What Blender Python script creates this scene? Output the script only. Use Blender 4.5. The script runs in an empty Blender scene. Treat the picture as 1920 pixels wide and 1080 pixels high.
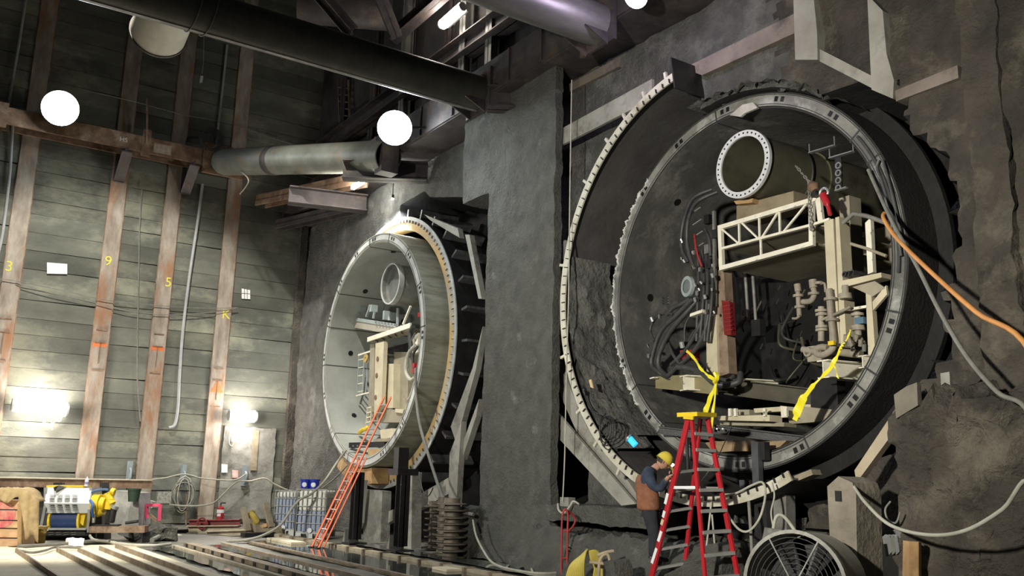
import bpy, bmesh, math, random
from math import sin, cos, pi, radians, sqrt, atan2
from mathutils import Vector, Matrix, noise
random.seed(7)
S = bpy.context.scene
COL = S.collection
# ---------------------------------------------------------------- camera
FPX = 1698.33
FW = Vector((-0.81259616, 0.54552863, 0.20514872))
RT = Vector((0.56128205, 0.82729629, 0.0233091))
UP = Vector((0.15700299, -0.13408717, 0.97845321))
CAM = Vector((0, 0, 1.6))
cd = bpy.data.cameras.new('camera'); cam = bpy.data.objects.new('camera', cd); COL.objects.link(cam)
cd.sensor_width = 36; cd.lens = FPX*36/1920; cd.clip_end = 300
m = Matrix.Identity(4)
for i in range(3):
    m[i][0] = RT[i]; m[i][1] = UP[i]; m[i][2] = -FW[i]; m[i][3] = CAM[i]
cam.matrix_world = m
S.camera = cam
S.view_settings.view_transform = 'Standard'; S.view_settings.look = 'None'
S.view_settings.gamma = 1; S.view_settings.exposure = 0.15
# ---------------------------------------------------------------- world: dim night haze above the open pit
w = bpy.data.worlds.new('world'); S.world = w; w.use_nodes = True
w.node_tree.nodes['Background'].inputs[0].default_value = (.62, .66, .80, 1)
w.node_tree.nodes['Background'].inputs[1].default_value = 0.03
# ---------------------------------------------------------------- lights of the pit
def lamp(name, kind, loc, power, color=(1, 1, 1), aim=None, **k):
    l = bpy.data.lights.new(name, kind); l.energy = power; l.color = color
    o = bpy.data.objects.new(name, l); COL.objects.link(o); o.location = loc
    if aim is not None:
        o.rotation_euler = (Vector(aim)-Vector(loc)).to_track_quat('-Z', 'Y').to_euler()
    for a, v in k.items(): setattr(l, a, v)
    return o
# mast floodlight high in the pit aimed down on the left wall and the slab
lamp('mast_floodlight', 'SPOT', (-17, 1.5, 18.5), 14000, (1, .96, .86), (-26.5, 5.5, 0), spot_size=radians(58), spot_blend=.3, shadow_soft_size=.3)
# floodlights standing behind the camera, aimed at the portal wall
lamp('portal_floodlight', 'SPOT', (-3.5, -3.5, 4.2), 9200, (1, .96, .84), (-9.6, 11, 4.2), spot_size=radians(60), spot_blend=.9, shadow_soft_size=.25)
lamp('pier_floodlight', 'SPOT', (-15, -3, 4.0), 2500, (1, .99, .90), (-19, 11, 4.0), spot_size=radians(74), spot_blend=.9, shadow_soft_size=.3)

lamp('slab_fill_light', 'SPOT', (-13, -4, 6.5), 5200, (1, .95, .80), (-22.5, 3.6, 0), spot_size=radians(44), spot_blend=.7, shadow_soft_size=.25)  # unseen fill light, added to brighten the slab and winch

def P(px, py, **k):
    """world point where the sight line through a picture point meets the plane X=, Y= or Z="""
    d = FW + RT*((px-960)/FPX) - UP*((py-540)/FPX)
    (a, v), = k.items(); i = 'XYZ'.index(a)
    return CAM + d*((v-CAM[i])/d[i])
HU = Vector((RT.x, RT.y, 0)).normalized(); HV = Vector((FW.x, FW.y, 0)).normalized(); ZZ = Vector((0, 0, 1))
class Fr:
    """upright frame through a point, facing the camera position: u across, v away, z up"""
    def __init__(s, o, ang=0):
        s.o = Vector(o); c, q = cos(ang), sin(ang)
        s.u = HU*c+HV*q; s.v = HV*c-HU*q
        s.s = (s.o-CAM).dot(FW)/FPX
    def p(s, px, py, d=0):
        n = s.v; r = FW + RT*((px-960)/FPX) - UP*((py-540)/FPX)
        t = (s.o-CAM).dot(n)/r.dot(n)
        return CAM + r*t + n*d
    def w(s, a, b, c): return s.o + s.u*a + s.v*b + ZZ*c
# ---------------------------------------------------------------- materials
MATS = {}
def mat(name, c1, c2=None, rough=.7, metal=0, scale=3, bump=0, bscale=20, c3=None, s3=1.2, t3=.55, emit=None, es=1, spec=None, stretch=None, island=0, alpha=None, trans=0, w3=.08):
    M = bpy.data.materials.new(name); M.use_nodes = True; n = M.node_tree.nodes; L = M.node_tree.links
    b = n['Principled BSDF']; b.inputs['Roughness'].default_value = rough; b.inputs['Metallic'].default_value = metal
    if spec is not None: b.inputs['Specular IOR Level'].default_value = spec
    if trans: b.inputs['Transmission Weight'].default_value = trans
    tc = n.new('ShaderNodeNewGeometry'); src = tc.outputs['Position']
    if stretch:
        mp = n.new('ShaderNodeMapping'); mp.inputs['Scale'].default_value = stretch; L.new(src, mp.inputs[0]); src = mp.outputs[0]
    out = None
    if c2 is None: c2 = tuple(x*.75 for x in c1)
    nz = n.new('ShaderNodeTexNoise'); nz.inputs['Scale'].default_value = scale; nz.inputs['Detail'].default_value = 6; nz.inputs['Roughness'].default_value = .62
    L.new(src, nz.inputs['Vector'])
    r = n.new('ShaderNodeValToRGB'); r.color_ramp.elements[0].position = .34; r.color_ramp.elements[1].position = .66
    r.color_ramp.elements[0].color = (*c2, 1); r.color_ramp.elements[1].color = (*c1, 1)
    L.new(nz.outputs[0], r.inputs[0]); out = r.outputs[0]
    if c3:
        n3 = n.new('ShaderNodeTexNoise'); n3.inputs['Scale'].default_value = s3; n3.inputs['Detail'].default_value = 8; n3.inputs['Roughness'].default_value = .7
        L.new(src, n3.inputs['Vector'])
        r3 = n.new('ShaderNodeValToRGB'); r3.color_ramp.elements[0].position = t3-w3; r3.color_ramp.elements[1].position = t3+w3
        L.new(n3.outputs[0], r3.inputs[0])
        mx = n.new('ShaderNodeMixRGB'); L.new(r3.outputs[0], mx.inputs[0]); L.new(out, mx.inputs[1]); mx.inputs[2].default_value = (*c3, 1); out = mx.outputs[0]
    if island:
        hs = n.new('ShaderNodeHueSaturation'); mr = n.new('ShaderNodeMapRange'); mr.inputs[3].default_value = 1-island; mr.inputs[4].default_value = 1+island
        L.new(tc.outputs['Random Per Island'], mr.inputs[0]); L.new(mr.outputs[0], hs.inputs['Value']); L.new(out, hs.inputs['Color']); out = hs.outputs[0]
    L.new(out, b.inputs['Base Color'])
    if bump:
        nb = n.new('ShaderNodeTexNoise'); nb.inputs['Scale'].default_value = bscale; nb.inputs['Detail'].default_value = 5 if bump < .95 else 9; nb.inputs['Roughness'].default_value = .6
        L.new(src, nb.inputs['Vector']); bm_ = n.new('ShaderNodeBump'); bm_.inputs['Strength'].default_value = bump; bm_.inputs['Distance'].default_value = .03 if bump < .95 else .11
        L.new(nb.outputs[0], bm_.inputs['Height']); L.new(bm_.outputs[0], b.inputs['Normal'])
    if emit: b.inputs['Emission Color'].default_value = (*emit, 1); b.inputs['Emission Strength'].default_value = es
    MATS[name] = M
    return M
shot = mat('shotcrete_grey', (.145, .143, .132), (.08, .08, .074), .93, scale=2.6, bump=1.0, bscale=17, c3=(.25, .25, .23), s3=.9, t3=.62)
pierm = mat('shotcrete_pier', (.130, .130, .113), (.08, .08, .07), .92, scale=2.8, bump=1.0, bscale=17, c3=(.30, .30, .27), s3=1.3, t3=.68)
rockm = mat('shotcrete_brown', (.108, .092, .075), (.046, .040, .034), .95, scale=1.5, bump=1.0, bscale=15, c3=(.20, .175, .135), s3=1.0, t3=.6)
voidm = mat('void_shade', (.016, .015, .014), (.006, .006, .006), .8, scale=2, bump=.8, bscale=6)  # near black colour puts the deep shade into the recesses
lagm = mat('lagging_boards', (.165, .17, .14), (.085, .09, .075), .85, scale=1.1, bump=.35, bscale=14, c3=(.27, .27, .20), s3=.55, t3=.60, island=.28, stretch=(1, .5, 1.0))
pilem = mat('pile_steel', (.44, .39, .33), (.22, .175, .135), .55, .1, scale=2.2, bump=.2, bscale=9, c3=(.34, .15, .06), s3=1.0, t3=.60, stretch=(1, 1.6, .5))
steelm = mat('grey_steel', (.30, .295, .27), (.16, .155, .14), .55, .3, scale=2.4, bump=.15, bscale=10, c3=(.42, .41, .37), s3=1.8, t3=.62)
dsteel = mat('dark_steel', (.042, .041, .042), (.022, .021, .022), .5, .4, scale=3, bump=.15)
waler = mat('waler_steel', (.10, .085, .085), (.05, .043, .045), .6, .3, scale=2, bump=.1, c3=(.16, .12, .10), s3=1.2, t3=.6)
rust = mat('rusty_steel', (.31, .20, .13), (.16, .095, .06), .75, .2, scale=3, bump=.2, c3=(.40, .31, .22), s3=1.5, t3=.6)
pipem = mat('strut_steel', (.105, .105, .085), (.07, .07, .06), .5, .35, scale=2, bump=.08, c3=(.14, .13, .11), s3=.9, t3=.6)
pipe2m = mat('bright_strut_steel', (.27, .26, .25), (.18, .175, .17), .45, .5, scale=4, bump=.06, stretch=(1, .3, 1))
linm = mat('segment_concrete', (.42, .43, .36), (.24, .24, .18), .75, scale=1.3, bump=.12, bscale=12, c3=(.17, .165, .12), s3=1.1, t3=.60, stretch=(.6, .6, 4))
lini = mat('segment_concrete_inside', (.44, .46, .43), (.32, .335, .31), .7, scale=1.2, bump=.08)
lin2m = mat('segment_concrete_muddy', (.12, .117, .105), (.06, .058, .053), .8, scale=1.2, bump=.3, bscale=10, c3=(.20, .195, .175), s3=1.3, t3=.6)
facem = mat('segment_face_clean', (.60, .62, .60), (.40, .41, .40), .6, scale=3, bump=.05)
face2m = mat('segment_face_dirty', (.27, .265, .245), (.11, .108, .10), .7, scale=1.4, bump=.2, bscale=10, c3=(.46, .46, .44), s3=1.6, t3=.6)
lind = mat('near_black_concrete', (.03, .028, .026), (.014, .013, .012), .85, scale=2, bump=.5)  # near black skin for the outside of the right lining
blk = mat('black_rubber', (.012, .012, .012), (.007, .007, .007), .5, scale=8)
gask = mat('gasket', (.05, .05, .055), (.03, .03, .03), .6)
water = mat('puddle_water', (.10, .105, .09), (.06, .065, .055), .04, 0, scale=.8, spec=.9, bump=.01, bscale=3)
mud = mat('muddy_floor', (.17, .165, .135), (.08, .078, .065), .55, scale=1.2, bump=.8, bscale=6, c3=(.27, .255, .205), s3=.8, t3=.6)
slabm = mat('form_slab', (.78, .70, .52), (.62, .55, .40), .8, scale=2, bump=.2, bscale=12, c3=(.27, .23, .16), s3=1.2, t3=.64)
ribm = mat('rib_steel', (.34, .27, .19), (.17, .13, .09), .6, .1, scale=5, bump=.3)
cream = mat('cream_paint', (.66, .60, .43), (.54, .48, .34), .5, scale=3, bump=.05, c3=(.20, .13, .08), s3=2.6, t3=.70, w3=.03)
creamw = mat('chipped_white_paint', (.90, .87, .74), (.76, .72, .58), .5, scale=4, c3=(.10, .09, .07), s3=7, t3=.64, w3=.03)
tanm = mat('tan_panel', (.40, .36, .27), (.28, .25, .18), .6, scale=2, c3=(.18, .14, .10), s3=1.5, t3=.66)
wood = mat('timber', (.55, .36, .17), (.34, .20, .09), .75, scale=3, bump=.25, bscale=14, c3=(.26, .16, .09), s3=2.5, t3=.62)
woodg = mat('grey_timber', (.34, .29, .21), (.19, .16, .11), .85, scale=3, bump=.3, bscale=16)
ochre = mat('ochre_packing', (.74, .52, .24), (.62, .40, .16), .75, scale=3, bump=.2, bscale=12, c3=(.50, .46, .38), s3=1.4, t3=.56)
chrome = mat('bright_metal', (.75, .75, .73), (.6, .6, .58), .22, 1, scale=6)
galv = mat('galvanised', (.50, .52, .52), (.38, .39, .39), .4, .6, scale=8)
white = mat('white_paint', (.80, .82, .84), (.72, .74, .76), .45, scale=3)
redp = mat('red_fibreglass', (.46, .02, .03), (.36, .015, .022), .4, scale=4)
redd = mat('red_paint_dull', (.38, .03, .03), (.25, .02, .02), .5, scale=5)
orange = mat('orange_fibreglass', (.80, .16, .05), (.70, .13, .04), .45, scale=4)
yel = mat('yellow_paint', (.85, .62, .03), (.70, .50, .02), .45, scale=4)
yelh = mat('hard_hat_yellow', (.72, .60, .08), (.62, .50, .06), .35, scale=4)
tape = mat('caution_tape', (.90, .80, .03), (.85, .74, .02), .4, scale=9)
hose = mat('hydraulic_hose', (.06, .06, .058), (.035, .035, .034), .5, scale=6)
hoseg = mat('grey_hose', (.22, .215, .19), (.14, .135, .12), .6, scale=5)
hosel = mat('pale_hose', (.46, .45, .38), (.34, .33, .27), .65, scale=6)
hoseo = mat('orange_hose', (.70, .32, .09), (.55, .24, .07), .55, scale=4)
bluep = mat('blue_plastic', (.02, .045, .42), (.015, .03, .34), .35, scale=4)
blued = mat('blue_drum', (.02, .05, .16), (.015, .03, .10), .45, scale=4)
tarp = mat('tan_tarp', (.46, .34, .17), (.28, .20, .10), .7, scale=5, bump=.3, bscale=8)
crate = mat('crate_pine', (.72, .46, .27), (.60, .37, .20), .7, scale=3, c3=(.72, .06, .08), s3=.9, t3=.63, stretch=(1, 1, 2))
plast = mat('tote_plastic', (.80, .80, .74), (.74, .74, .68), .4, scale=3)
liquid = mat('tote_full_blue', (.30, .36, .52), (.26, .32, .47), .4, scale=3)
skin = mat('skin', (.45, .25, .17), (.38, .20, .14), .6, scale=9)
navy = mat('navy_cloth', (.035, .05, .085), (.02, .03, .05), .9, scale=9, bump=.3, bscale=14)
vest = mat('brown_vest', (.28, .11, .055), (.16, .065, .035), .85, scale=6, bump=.3, c3=(.36, .17, .10), s3=5, t3=.6)
pants = mat('dark_trousers', (.022, .024, .032), (.014, .015, .02), .9, scale=8, bump=.3)
cyan = mat('cyan_light', (.05, .4, .7), emit=(.03, .45, .8), es=1.2)
ductm = mat('duct_steel', (.42, .43, .41), (.30, .31, .29), .45, .4, scale=3, c3=(.24, .21, .12), s3=1.1, t3=.6)
ductd = mat('duct_olive', (.15, .14, .095), (.11, .105, .075), .5, .3, scale=2, c3=(.07, .06, .045), s3=1.4, t3=.6)
stl_blue = mat('grey_green_paint', (.42, .48, .48), (.32, .37, .37), .5, scale=3)
paper = mat('paper', (.88, .88, .88), (.84, .84, .84), .6)
ink = mat('dark_print', (.05, .05, .06))
chalk = mat('yellow_spray', (.80, .74, .10), (.72, .66, .08), .8)
spray = mat('orange_spray', (.75, .20, .06), (.55, .16, .06), .8)
pink = mat('pink_paint', (.75, .08, .18), (.6, .06, .14), .6)
conduit = mat('pale_conduit', (.46, .47, .48), (.34, .35, .36), .5)
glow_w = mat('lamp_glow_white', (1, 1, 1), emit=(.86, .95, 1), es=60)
glow_t = mat('tube_glow_warm', (1, 1, 1), emit=(1, .90, .82), es=26)
glow_p = mat('lamp_glow_violet', (1, 1, 1), emit=(.95, .85, 1), es=30)
# ---------------------------------------------------------------- mesh building
class MB:
    def __init__(s): s.v = []; s.f = []
    def add(s, vs, fs):
        o = len(s.v); s.v += [Vector(a) for a in vs]; s.f += [tuple(i+o for i in f) for f in fs]; return s
    def hexa(s, c):
        return s.add(c, [(0, 3, 2, 1), (4, 5, 6, 7), (0, 1, 5, 4), (1, 2, 6, 5), (2, 3, 7, 6), (3, 0, 4, 7)])
    def box(s, a, b):
        x0, y0, z0 = [min(a[i], b[i]) for i in range(3)]; x1, y1, z1 = [max(a[i], b[i]) for i in range(3)]
        return s.hexa([(x0, y0, z0), (x1, y0, z0), (x1, y1, z0), (x0, y1, z0), (x0, y0, z1), (x1, y0, z1), (x1, y1, z1), (x0, y1, z1)])
    def bar(s, p, q, w, h, side=None, ext=0):
        """rectangular bar from p to q, w along side, h across"""
        p = Vector(p); q = Vector(q); d = (q-p).normalized(); p = p-d*ext; q = q+d*ext
        sd = Vector(side) if side is not None else (d.cross(ZZ) if abs(d.z) < .95 else Vector((1, 0, 0)))
        sd = (sd-d*sd.dot(d)).normalized(); n = d.cross(sd)
        a = sd*w/2; b = n*h/2
        return s.hexa([p-a-b, p+a-b, p+a+b, p-a+b, q-a-b, q+a-b, q+a+b, q-a+b])
    def ibeam(s, p, q, w, h, side, t=.03):
        """I section; flange width w along side, depth h"""
        p = Vector(p); q = Vector(q); d = (q-p).normalized(); sd = Vector(side); sd = (sd-d*sd.dot(d)).normalized(); n = d.cross(sd)
        for k in (-1, 1): s.bar(p+n*k*(h/2-t/2), q+n*k*(h/2-t/2), w, t, sd)
        s.bar(p, q, t, h, sd); return s
    def tube(s, pts, r, seg=10, caps=True, smooth=True, closed=False):
        pts = [Vector(a) for a in pts]
        if smooth and len(pts) > 2: pts = spl(pts)
        n = len(pts); rs = r if isinstance(r, (list, tuple)) else None
        o = len(s.v); ref = None
        for i, a in enumerate(pts):
            d = (pts[min(i+1, n-1)]-pts[max(i-1, 0)]).normalized()
            if ref is None:
                ref = d.cross(ZZ if abs(d.z) < .9 else Vector((1, 0, 0))).normalized()
            ref = (ref-d*ref.dot(d)).normalized(); b = d.cross(ref)
            rr = rs[min(i, len(rs)-1)] if rs else r
            for k in range(seg):
                t = 2*pi*k/seg; s.v.append(a+ref*cos(t)*rr+b*sin(t)*rr)
        for i in range(n-1):
            for k in range(seg):
                k2 = (k+1) % seg
                s.f.append((o+i*seg+k, o+i*seg+k2, o+(i+1)*seg+k2, o+(i+1)*seg+k))
        if caps:
            s.f.append(tuple(o+k for k in range(seg))[::-1]); s.f.append(tuple(o+(n-1)*seg+k for k in range(seg)))
        return s
    def cyl(s, p, q, r, seg=20, r2=None):
        p = Vector(p); q = Vector(q)
        return s.tube([p, q], [r, r if r2 is None else r2], seg, True, False)
    def lathe(s, o, ax, prof, seg=32, arc=(0, 2*pi), close=False):
        """profile of (radius, distance along axis)"""
        o = Vector(o); ax = Vector(ax).normalized(); e = ax.cross(ZZ if abs(ax.z) < .9 else Vector((1, 0, 0))).normalized(); g = ax.cross(e)
        full = abs(arc[1]-arc[0]-2*pi) < 1e-6; n = seg if full else seg+1; b = len(s.v); m_ = len(prof)
        for k in range(n):
            t = arc[0]+(arc[1]-arc[0])*k/seg
            for r, h in prof: s.v.append(o+ax*h+(e*cos(t)+g*sin(t))*r)
        for k in range(seg):
            k2 = (k+1) % n
            for j in range(m_ if close else m_-1):
                j2 = (j+1) % m_
                s.f.append((b+k*m_+j, b+k2*m_+j, b+k2*m_+j2, b+k*m_+j2))
        return s
    def ring(s, c, r0, r1, y0, y1, a0=0, a1=360, seg=96):
        """annular body about the Y axis through c=(x,z); angles from +X upward"""
        prof = [(r0, y0), (r1, y0), (r1, y1), (r0, y1)]; full = a1-a0 >= 359.9; n = seg if full else seg+1; b = len(s.v)
        for k in range(n):
            t = radians(a0+(a1-a0)*k/seg)
            for r, y in prof: s.v.append(Vector((c[0]+cos(t)*r, y, c[1]+sin(t)*r)))
        for k in range(seg):
            k2 = (k+1) % n
            for j in range(4):
                j2 = (j+1) % 4; s.f.append((b+k*4+j, b+k*4+j2, b+k2*4+j2, b+k2*4+j))
        if not full:
            s.f.append((b, b+3, b+2, b+1)); s.f.append(tuple(b+seg*4+j for j in range(4)))
        return s
    def plate(s, pts, n, t):
        """flat outline thickened by t along n"""
        pts = [Vector(a) for a in pts]; n = Vector(n).normalized()*t; k = len(pts); o = len(s.v)
        s.v += pts+[a+n for a in pts]; s.f.append(tuple(o+i for i in range(k))[::-1]); s.f.append(tuple(o+k+i for i in range(k)))
        for i in range(k): s.f.append((o+i, o+(i+1) % k, o+k+(i+1) % k, o+k+i))
        return s
    def build(s, name, m, parent=None, smooth=False, **tags):
        me = bpy.data.meshes.new(name)
        if parent is not None: off = world_loc(parent)
        else:
            xs = [v.x for v in s.v]; ys = [v.y for v in s.v]; zs = [v.z for v in s.v]
            off = Vector(((min(xs)+max(xs))/2, (min(ys)+max(ys))/2, min(zs)))
        me.from_pydata([v-off for v in s.v], [], s.f); me.update()
        bm = bmesh.new(); bm.from_mesh(me); bmesh.ops.recalc_face_normals(bm, faces=bm.faces); bm.to_mesh(me); bm.free()
        me.materials.append(m)
        o = bpy.data.objects.new(name, me); COL.objects.link(o)
        if parent is not None: o.parent = parent
        else: o.location = off
        if smooth:
            me.polygons.foreach_set('use_smooth', [True]*len(me.polygons)); me.set_sharp_from_angle(angle=radians(38))
        for k, v in tags.items(): o[k] = v
        return o
def world_loc(o):
    v = Vector(o.location)
    while o.parent: o = o.parent; v += Vector(o.location)
    return v
def spl(pts, n=7):
    out = []
    for i in range(len(pts)-1):
        p0 = pts[max(i-1, 0)]; p1 = pts[i]; p2 = pts[i+1]; p3 = pts[min(i+2, len(pts)-1)]
        for k in range(n):
            t = k/n
            out.append(.5*((2*p1)+(p2-p0)*t+(2*p0-5*p1+4*p2-p3)*t*t+(3*p1-p0-3*p2+p3)*t**3))
    out.append(pts[-1]); return out
def thing(name, label, cat, loc, group=None):
    o = bpy.data.objects.new(name, None); COL.objects.link(o); o.location = loc; o.empty_display_size = .1
    o['label'] = label; o['category'] = cat
    if group: o['group'] = group
    return o
def tag(o, label, cat, group=None):
    o['label'] = label; o['category'] = cat
    if group: o['group'] = group
    return o
def struct(o): o['kind'] = 'structure'; return o
def dup(root, loc, label=None):
    r = root.copy(); COL.objects.link(r); r.location = loc
    if label: r['label'] = label
    for ch in list(root.children):
        c = ch.copy(); COL.objects.link(c); c.parent = r
        for g in ch.children:
            d = g.copy(); COL.objects.link(d); d.parent = c
    return r
def text(body, m, loc, right, up, size, name, parent=None):
    """raised lettering as a mesh"""
    cu = bpy.data.curves.new('t', 'FONT'); cu.body = body; cu.size = size; cu.extrude = .004; cu.align_x = 'CENTER'; cu.align_y = 'CENTER'
    to = bpy.data.objects.new('t', cu); COL.objects.link(to)
    dg = bpy.context.evaluated_depsgraph_get(); me = bpy.data.meshes.new_from_object(to.evaluated_get(dg))
    bpy.data.objects.remove(to)
    right = Vector(right).normalized(); up = Vector(up).normalized(); nn = right.cross(up)
    off = world_loc(parent) if parent else Vector((0, 0, 0)); loc = Vector(loc)
    for v in me.vertices: v.co = loc-off+right*v.co.x+up*v.co.y+nn*v.co.z
    me.materials.clear(); me.materials.append(m)
    o = bpy.data.objects.new(name, me); COL.objects.link(o)
    if parent: o.parent = parent
    return o
def fbm(p, s, seed=0):
    return noise.fractal(Vector(p)*s+Vector((seed, seed*1.7, 0)), .55, 2.0, 4)
def rough(name, m, x, y, z, res=.12, amp=.05, seed=0, flare=None, parent=None):
    """rough cast block: a box grid whose skin is displaced"""
    bm = bmesh.new(); nx, ny, nz = [max(1, int(abs(b-a)/res)) for a, b in (x, y, z)]
    vd = {}
    def V(i, j, k):
        if (i, j, k) not in vd:
            p = Vector((x[0]+(x[1]-x[0])*i/nx, y[0]+(y[1]-y[0])*j/ny, z[0]+(z[1]-z[0])*k/nz))
            if flare: p = flare(p)
            q = p*1.6; d = Vector((fbm(q, .9, seed), fbm(q, .9, seed+9), fbm(q, .9, seed+21)))*amp + Vector((fbm(q, 4, seed+2), fbm(q, 4, seed+4), fbm(q, 4, seed+5)))*amp*.35
            vd[(i, j, k)] = bm.verts.new(p+d)
        return vd[(i, j, k)]
    for i in range(nx):
        for k in range(nz):
            for j in (0, ny): bm.faces.new([V(i, j, k), V(i+1, j, k), V(i+1, j, k+1), V(i, j, k+1)])
    for j in range(ny):
        for k in range(nz):
            for i in (0, nx): bm.faces.new([V(i, j, k), V(i, j+1, k), V(i, j+1, k+1), V(i, j, k+1)])
    for i in range(nx):
        for j in range(ny):
            for k in (0, nz): bm.faces.new([V(i, j, k), V(i+1, j, k), V(i+1, j+1, k), V(i, j+1, k)])
    bmesh.ops.recalc_face_normals(bm, faces=bm.faces)
    b = MB(); bm.verts.index_update()
    b.v = [v.co.copy() for v in bm.verts]; b.f = [tuple(q.index for q in f.verts) for f in bm.faces]; bm.free()
    return b.build(name, m, parent, smooth=True)
# ================================================================ the pit itself
XL = -29.3          # face of the left shoring wall
C1 = (-22.06, 4.9)  # tunnel axes (x, z)
C2 = (-10.08, 4.9)
# floor
fl = MB(); n_ = 90; m_ = 70
for i in range(n_+1):
    for j in range(m_+1):
        x = -31+35*i/n_; y = -8+21*j/m_
        fl.v.append(Vector((x, y, .03*fbm((x, y, 0), .8)-.02)))
for i in range(n_):
    for j in range(m_):
        a = i*(m_+1)+j; fl.f.append((a, a+m_+1, a+m_+2, a+1))
struct(fl.build('floor', mud, smooth=True))
# left wall: rows of lagging between soldier piles
PY = [-9.3, -6.7, -4.2, -1.9, -.25, 2.27, 4.82, 6.47, 8.4]
lag = MB(); ends = PY+[11.25]
for a, b in zip(ends[:-1], ends[1:]):
    z = 0
    while z < 19:
        h = random.uniform(.42, .56); o1 = random.uniform(0, .035); o2 = random.uniform(0, .035); e = .005
        y0 = a; y1 = b; dz = random.uniform(-.02, .02)
        x0 = XL-.25
        lag.hexa([(x0, y0, z+e), (XL-.04+o1, y0, z+e), (XL-.04+o2, y1, z+e+dz), (x0, y1, z+e+dz), (x0, y0, z+h-e), (XL-.04+o1*.5, y0, z+h-e), (XL-.04+o2*.5, y1, z+h-e+dz), (x0, y1, z+h-e+dz)])
        z += h
lag.box((XL-.4, -9.3, 0), (XL-.22, 11.25, 19))
struct(lag.build('wall_left', lagm))
nums = {2.27: '3', 4.82: '9', 6.47: '5', 8.4: 'K'}
posn = ['fourth behind the view', 'third behind the view', 'second behind the view']
plab = {2.27: 'rusty soldier pile painted with a yellow 3, leftmost in the photo', 4.82: 'rusty soldier pile painted with a yellow 9 and an orange band', 6.47: 'rusty soldier pile painted with a yellow 5, beside the pale hose',
        8.4: 'rusty soldier pile with an orange triangle near its middle, nearest the corner'}
for y in PY:
    if y < -.5: continue
    t = thing('soldier_pile', plab.get(y, 'rusty soldier pile standing past the left edge beyond the pile numbered 3'), 'steel pile', (XL, y, 0), 'soldier piles of the left wall')
    wd = .46
    MB().box((XL+.002, y-wd/2, 0), (XL+.052, y+wd/2, 18.9)).build('flange', pilem, t)
    MB().box((XL+.002, y-wd/2-.02, 0), (XL+.02, y-wd/2, 18.9)).build('rusty_edge', rust, t)
    MB().box((XL+.002, y+wd/2, 0), (XL+.02, y+wd/2+.03, 18.9)).build('rusty_edge', rust, t)
    if y in nums:
        px = {2.27: 17, 4.82: 203, 6.47: 318, 8.4: 424}[y]; py = {2.27: 500, 4.82: 490, 6.47: 530, 8.4: 590}[y]
        q = P(px, py, X=XL+.055); 
        text(nums[y], chalk, (XL+.056, min(max(q.y, y-.12), y+.12), q.z), (0, 1, 0), (0, 0, 1), .42, 'painted_number', t)
        zz = {2.27: 5.2, 4.82: 5.15, 6.47: 5.2, 8.4: 4.3}[y]
        b = MB()
        if y == 8.4: b.plate([(XL+.052, y-.2, zz-.25), (XL+.052, y+.2, zz-.25), (XL+.052, y, zz+.15)], (1, 0, 0), .006)
        else: b.box((XL+.052, y-.2, zz), (XL+.057, y+.2, zz+.12))
        if y != 2.27: b.build('sprayed_mark', spray, t)
        for k in (0, .35, 1.1):
            MB().box((XL+.052, y-.15, zz+.5-k*1.1), (XL+.075, y+.15, zz+.53-k*1.1)).build('welded_bar', rust, t)
        MB().box((XL+.052, y-.012, zz+.1-.6), (XL+.07, y+.012, zz+.1)).build('welded_bar', rust, t)
# portal wall: one rough surface with the openings pushed back into the ground
def eopen(x, z):
    """signed distance-like value, negative inside an opening"""
    e = 9
    if x < -15.5:
        dx, dz = x-C1[0], z-C1[1]; r = sqrt(dx*dx+dz*dz)
        e = r-3.72 if dx < 0 else min(max(abs(dx), abs(dz), (abs(dx)+abs(dz))/1.36)-4.15, max(x+16.45, 1.5-dx, z-8.75+(x+20)*.25, -z))
        e = min(e, max(abs(x+20.2)-3.9, z-2.6))
    else:
        dx, dz = x-C2[0], z-C2[1]; r = sqrt(dx*dx+dz*dz); a = math.degrees(atan2(dz, dx)); rg = .22*fbm((x*1.3, 7, z*1.3), 1.0, 4)
        if 38 < a < 100: e = r-3.16-max(0, (52-a)*.05)
        elif 100 <= a <= 180: e = r-3.72
        elif dx < 0: e = max(abs(dx), abs(dz), (abs(dx)+abs(dz))/1.34)-4.35
        else: e = r-3.95-rg
        e = min(e, max(abs(x+10.5)-3.4, z-1.0), max(x+13.65, z-5.8, 1.15-z))
    return e
def ybase(x, z): return 11.0+.08*fbm((x, 0, z), .4, 3)+.03*fbm((x, 0, z), 2.5, 8)
pw = MB(); st = .11; x0, x1, z0, z1 = XL, -3.2, 0, 10.0
nx = int((x1-x0)/st); nz = int((z1-z0)/st)
for i in range(nx+1):
    for k in range(nz+1):
        x = x0+st*i; z = z0+st*k; e = eopen(x, z)
        if abs(e) < st*.62:
            gx = (eopen(x+.02, z)-eopen(x-.02, z))/.04; gz = (eopen(x, z+.02)-eopen(x, z-.02))/.04; g2 = max(.5, gx*gx+gz*gz)
            if abs(gx)+abs(gz) < 3: x -= e*gx/g2; z -= e*gz/g2
            e = 0
        pw.v.append(Vector((x, ybase(x, z)+(1.6 if e < 0 else 0), z)))
fa = []
for i in range(nx):
    for k in range(nz):
        cx = x0+st*(i+.5); cz = z0+st*(k+.5)
        if min((cx-C1[0])**2+(cz-C1[1])**2, (cx-C2[0])**2+(cz-C2[1])**2) < 2.98**2: continue
        a = i*(nz+1)+k; fa.append((a, a+nz+1, a+nz+2, a+1))
pw.f = fa
wb = pw.build('wall_back', shot, smooth=True); struct(wb)
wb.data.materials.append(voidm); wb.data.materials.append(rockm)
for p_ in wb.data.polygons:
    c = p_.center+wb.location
    if c.y > 11.28: p_.material_index = 1  # recessed faces coloured black for their shade
    elif c.x > -8.9+.5*fbm((c.x, 0, c.z), .6, 2): p_.material_index = 2
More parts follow.
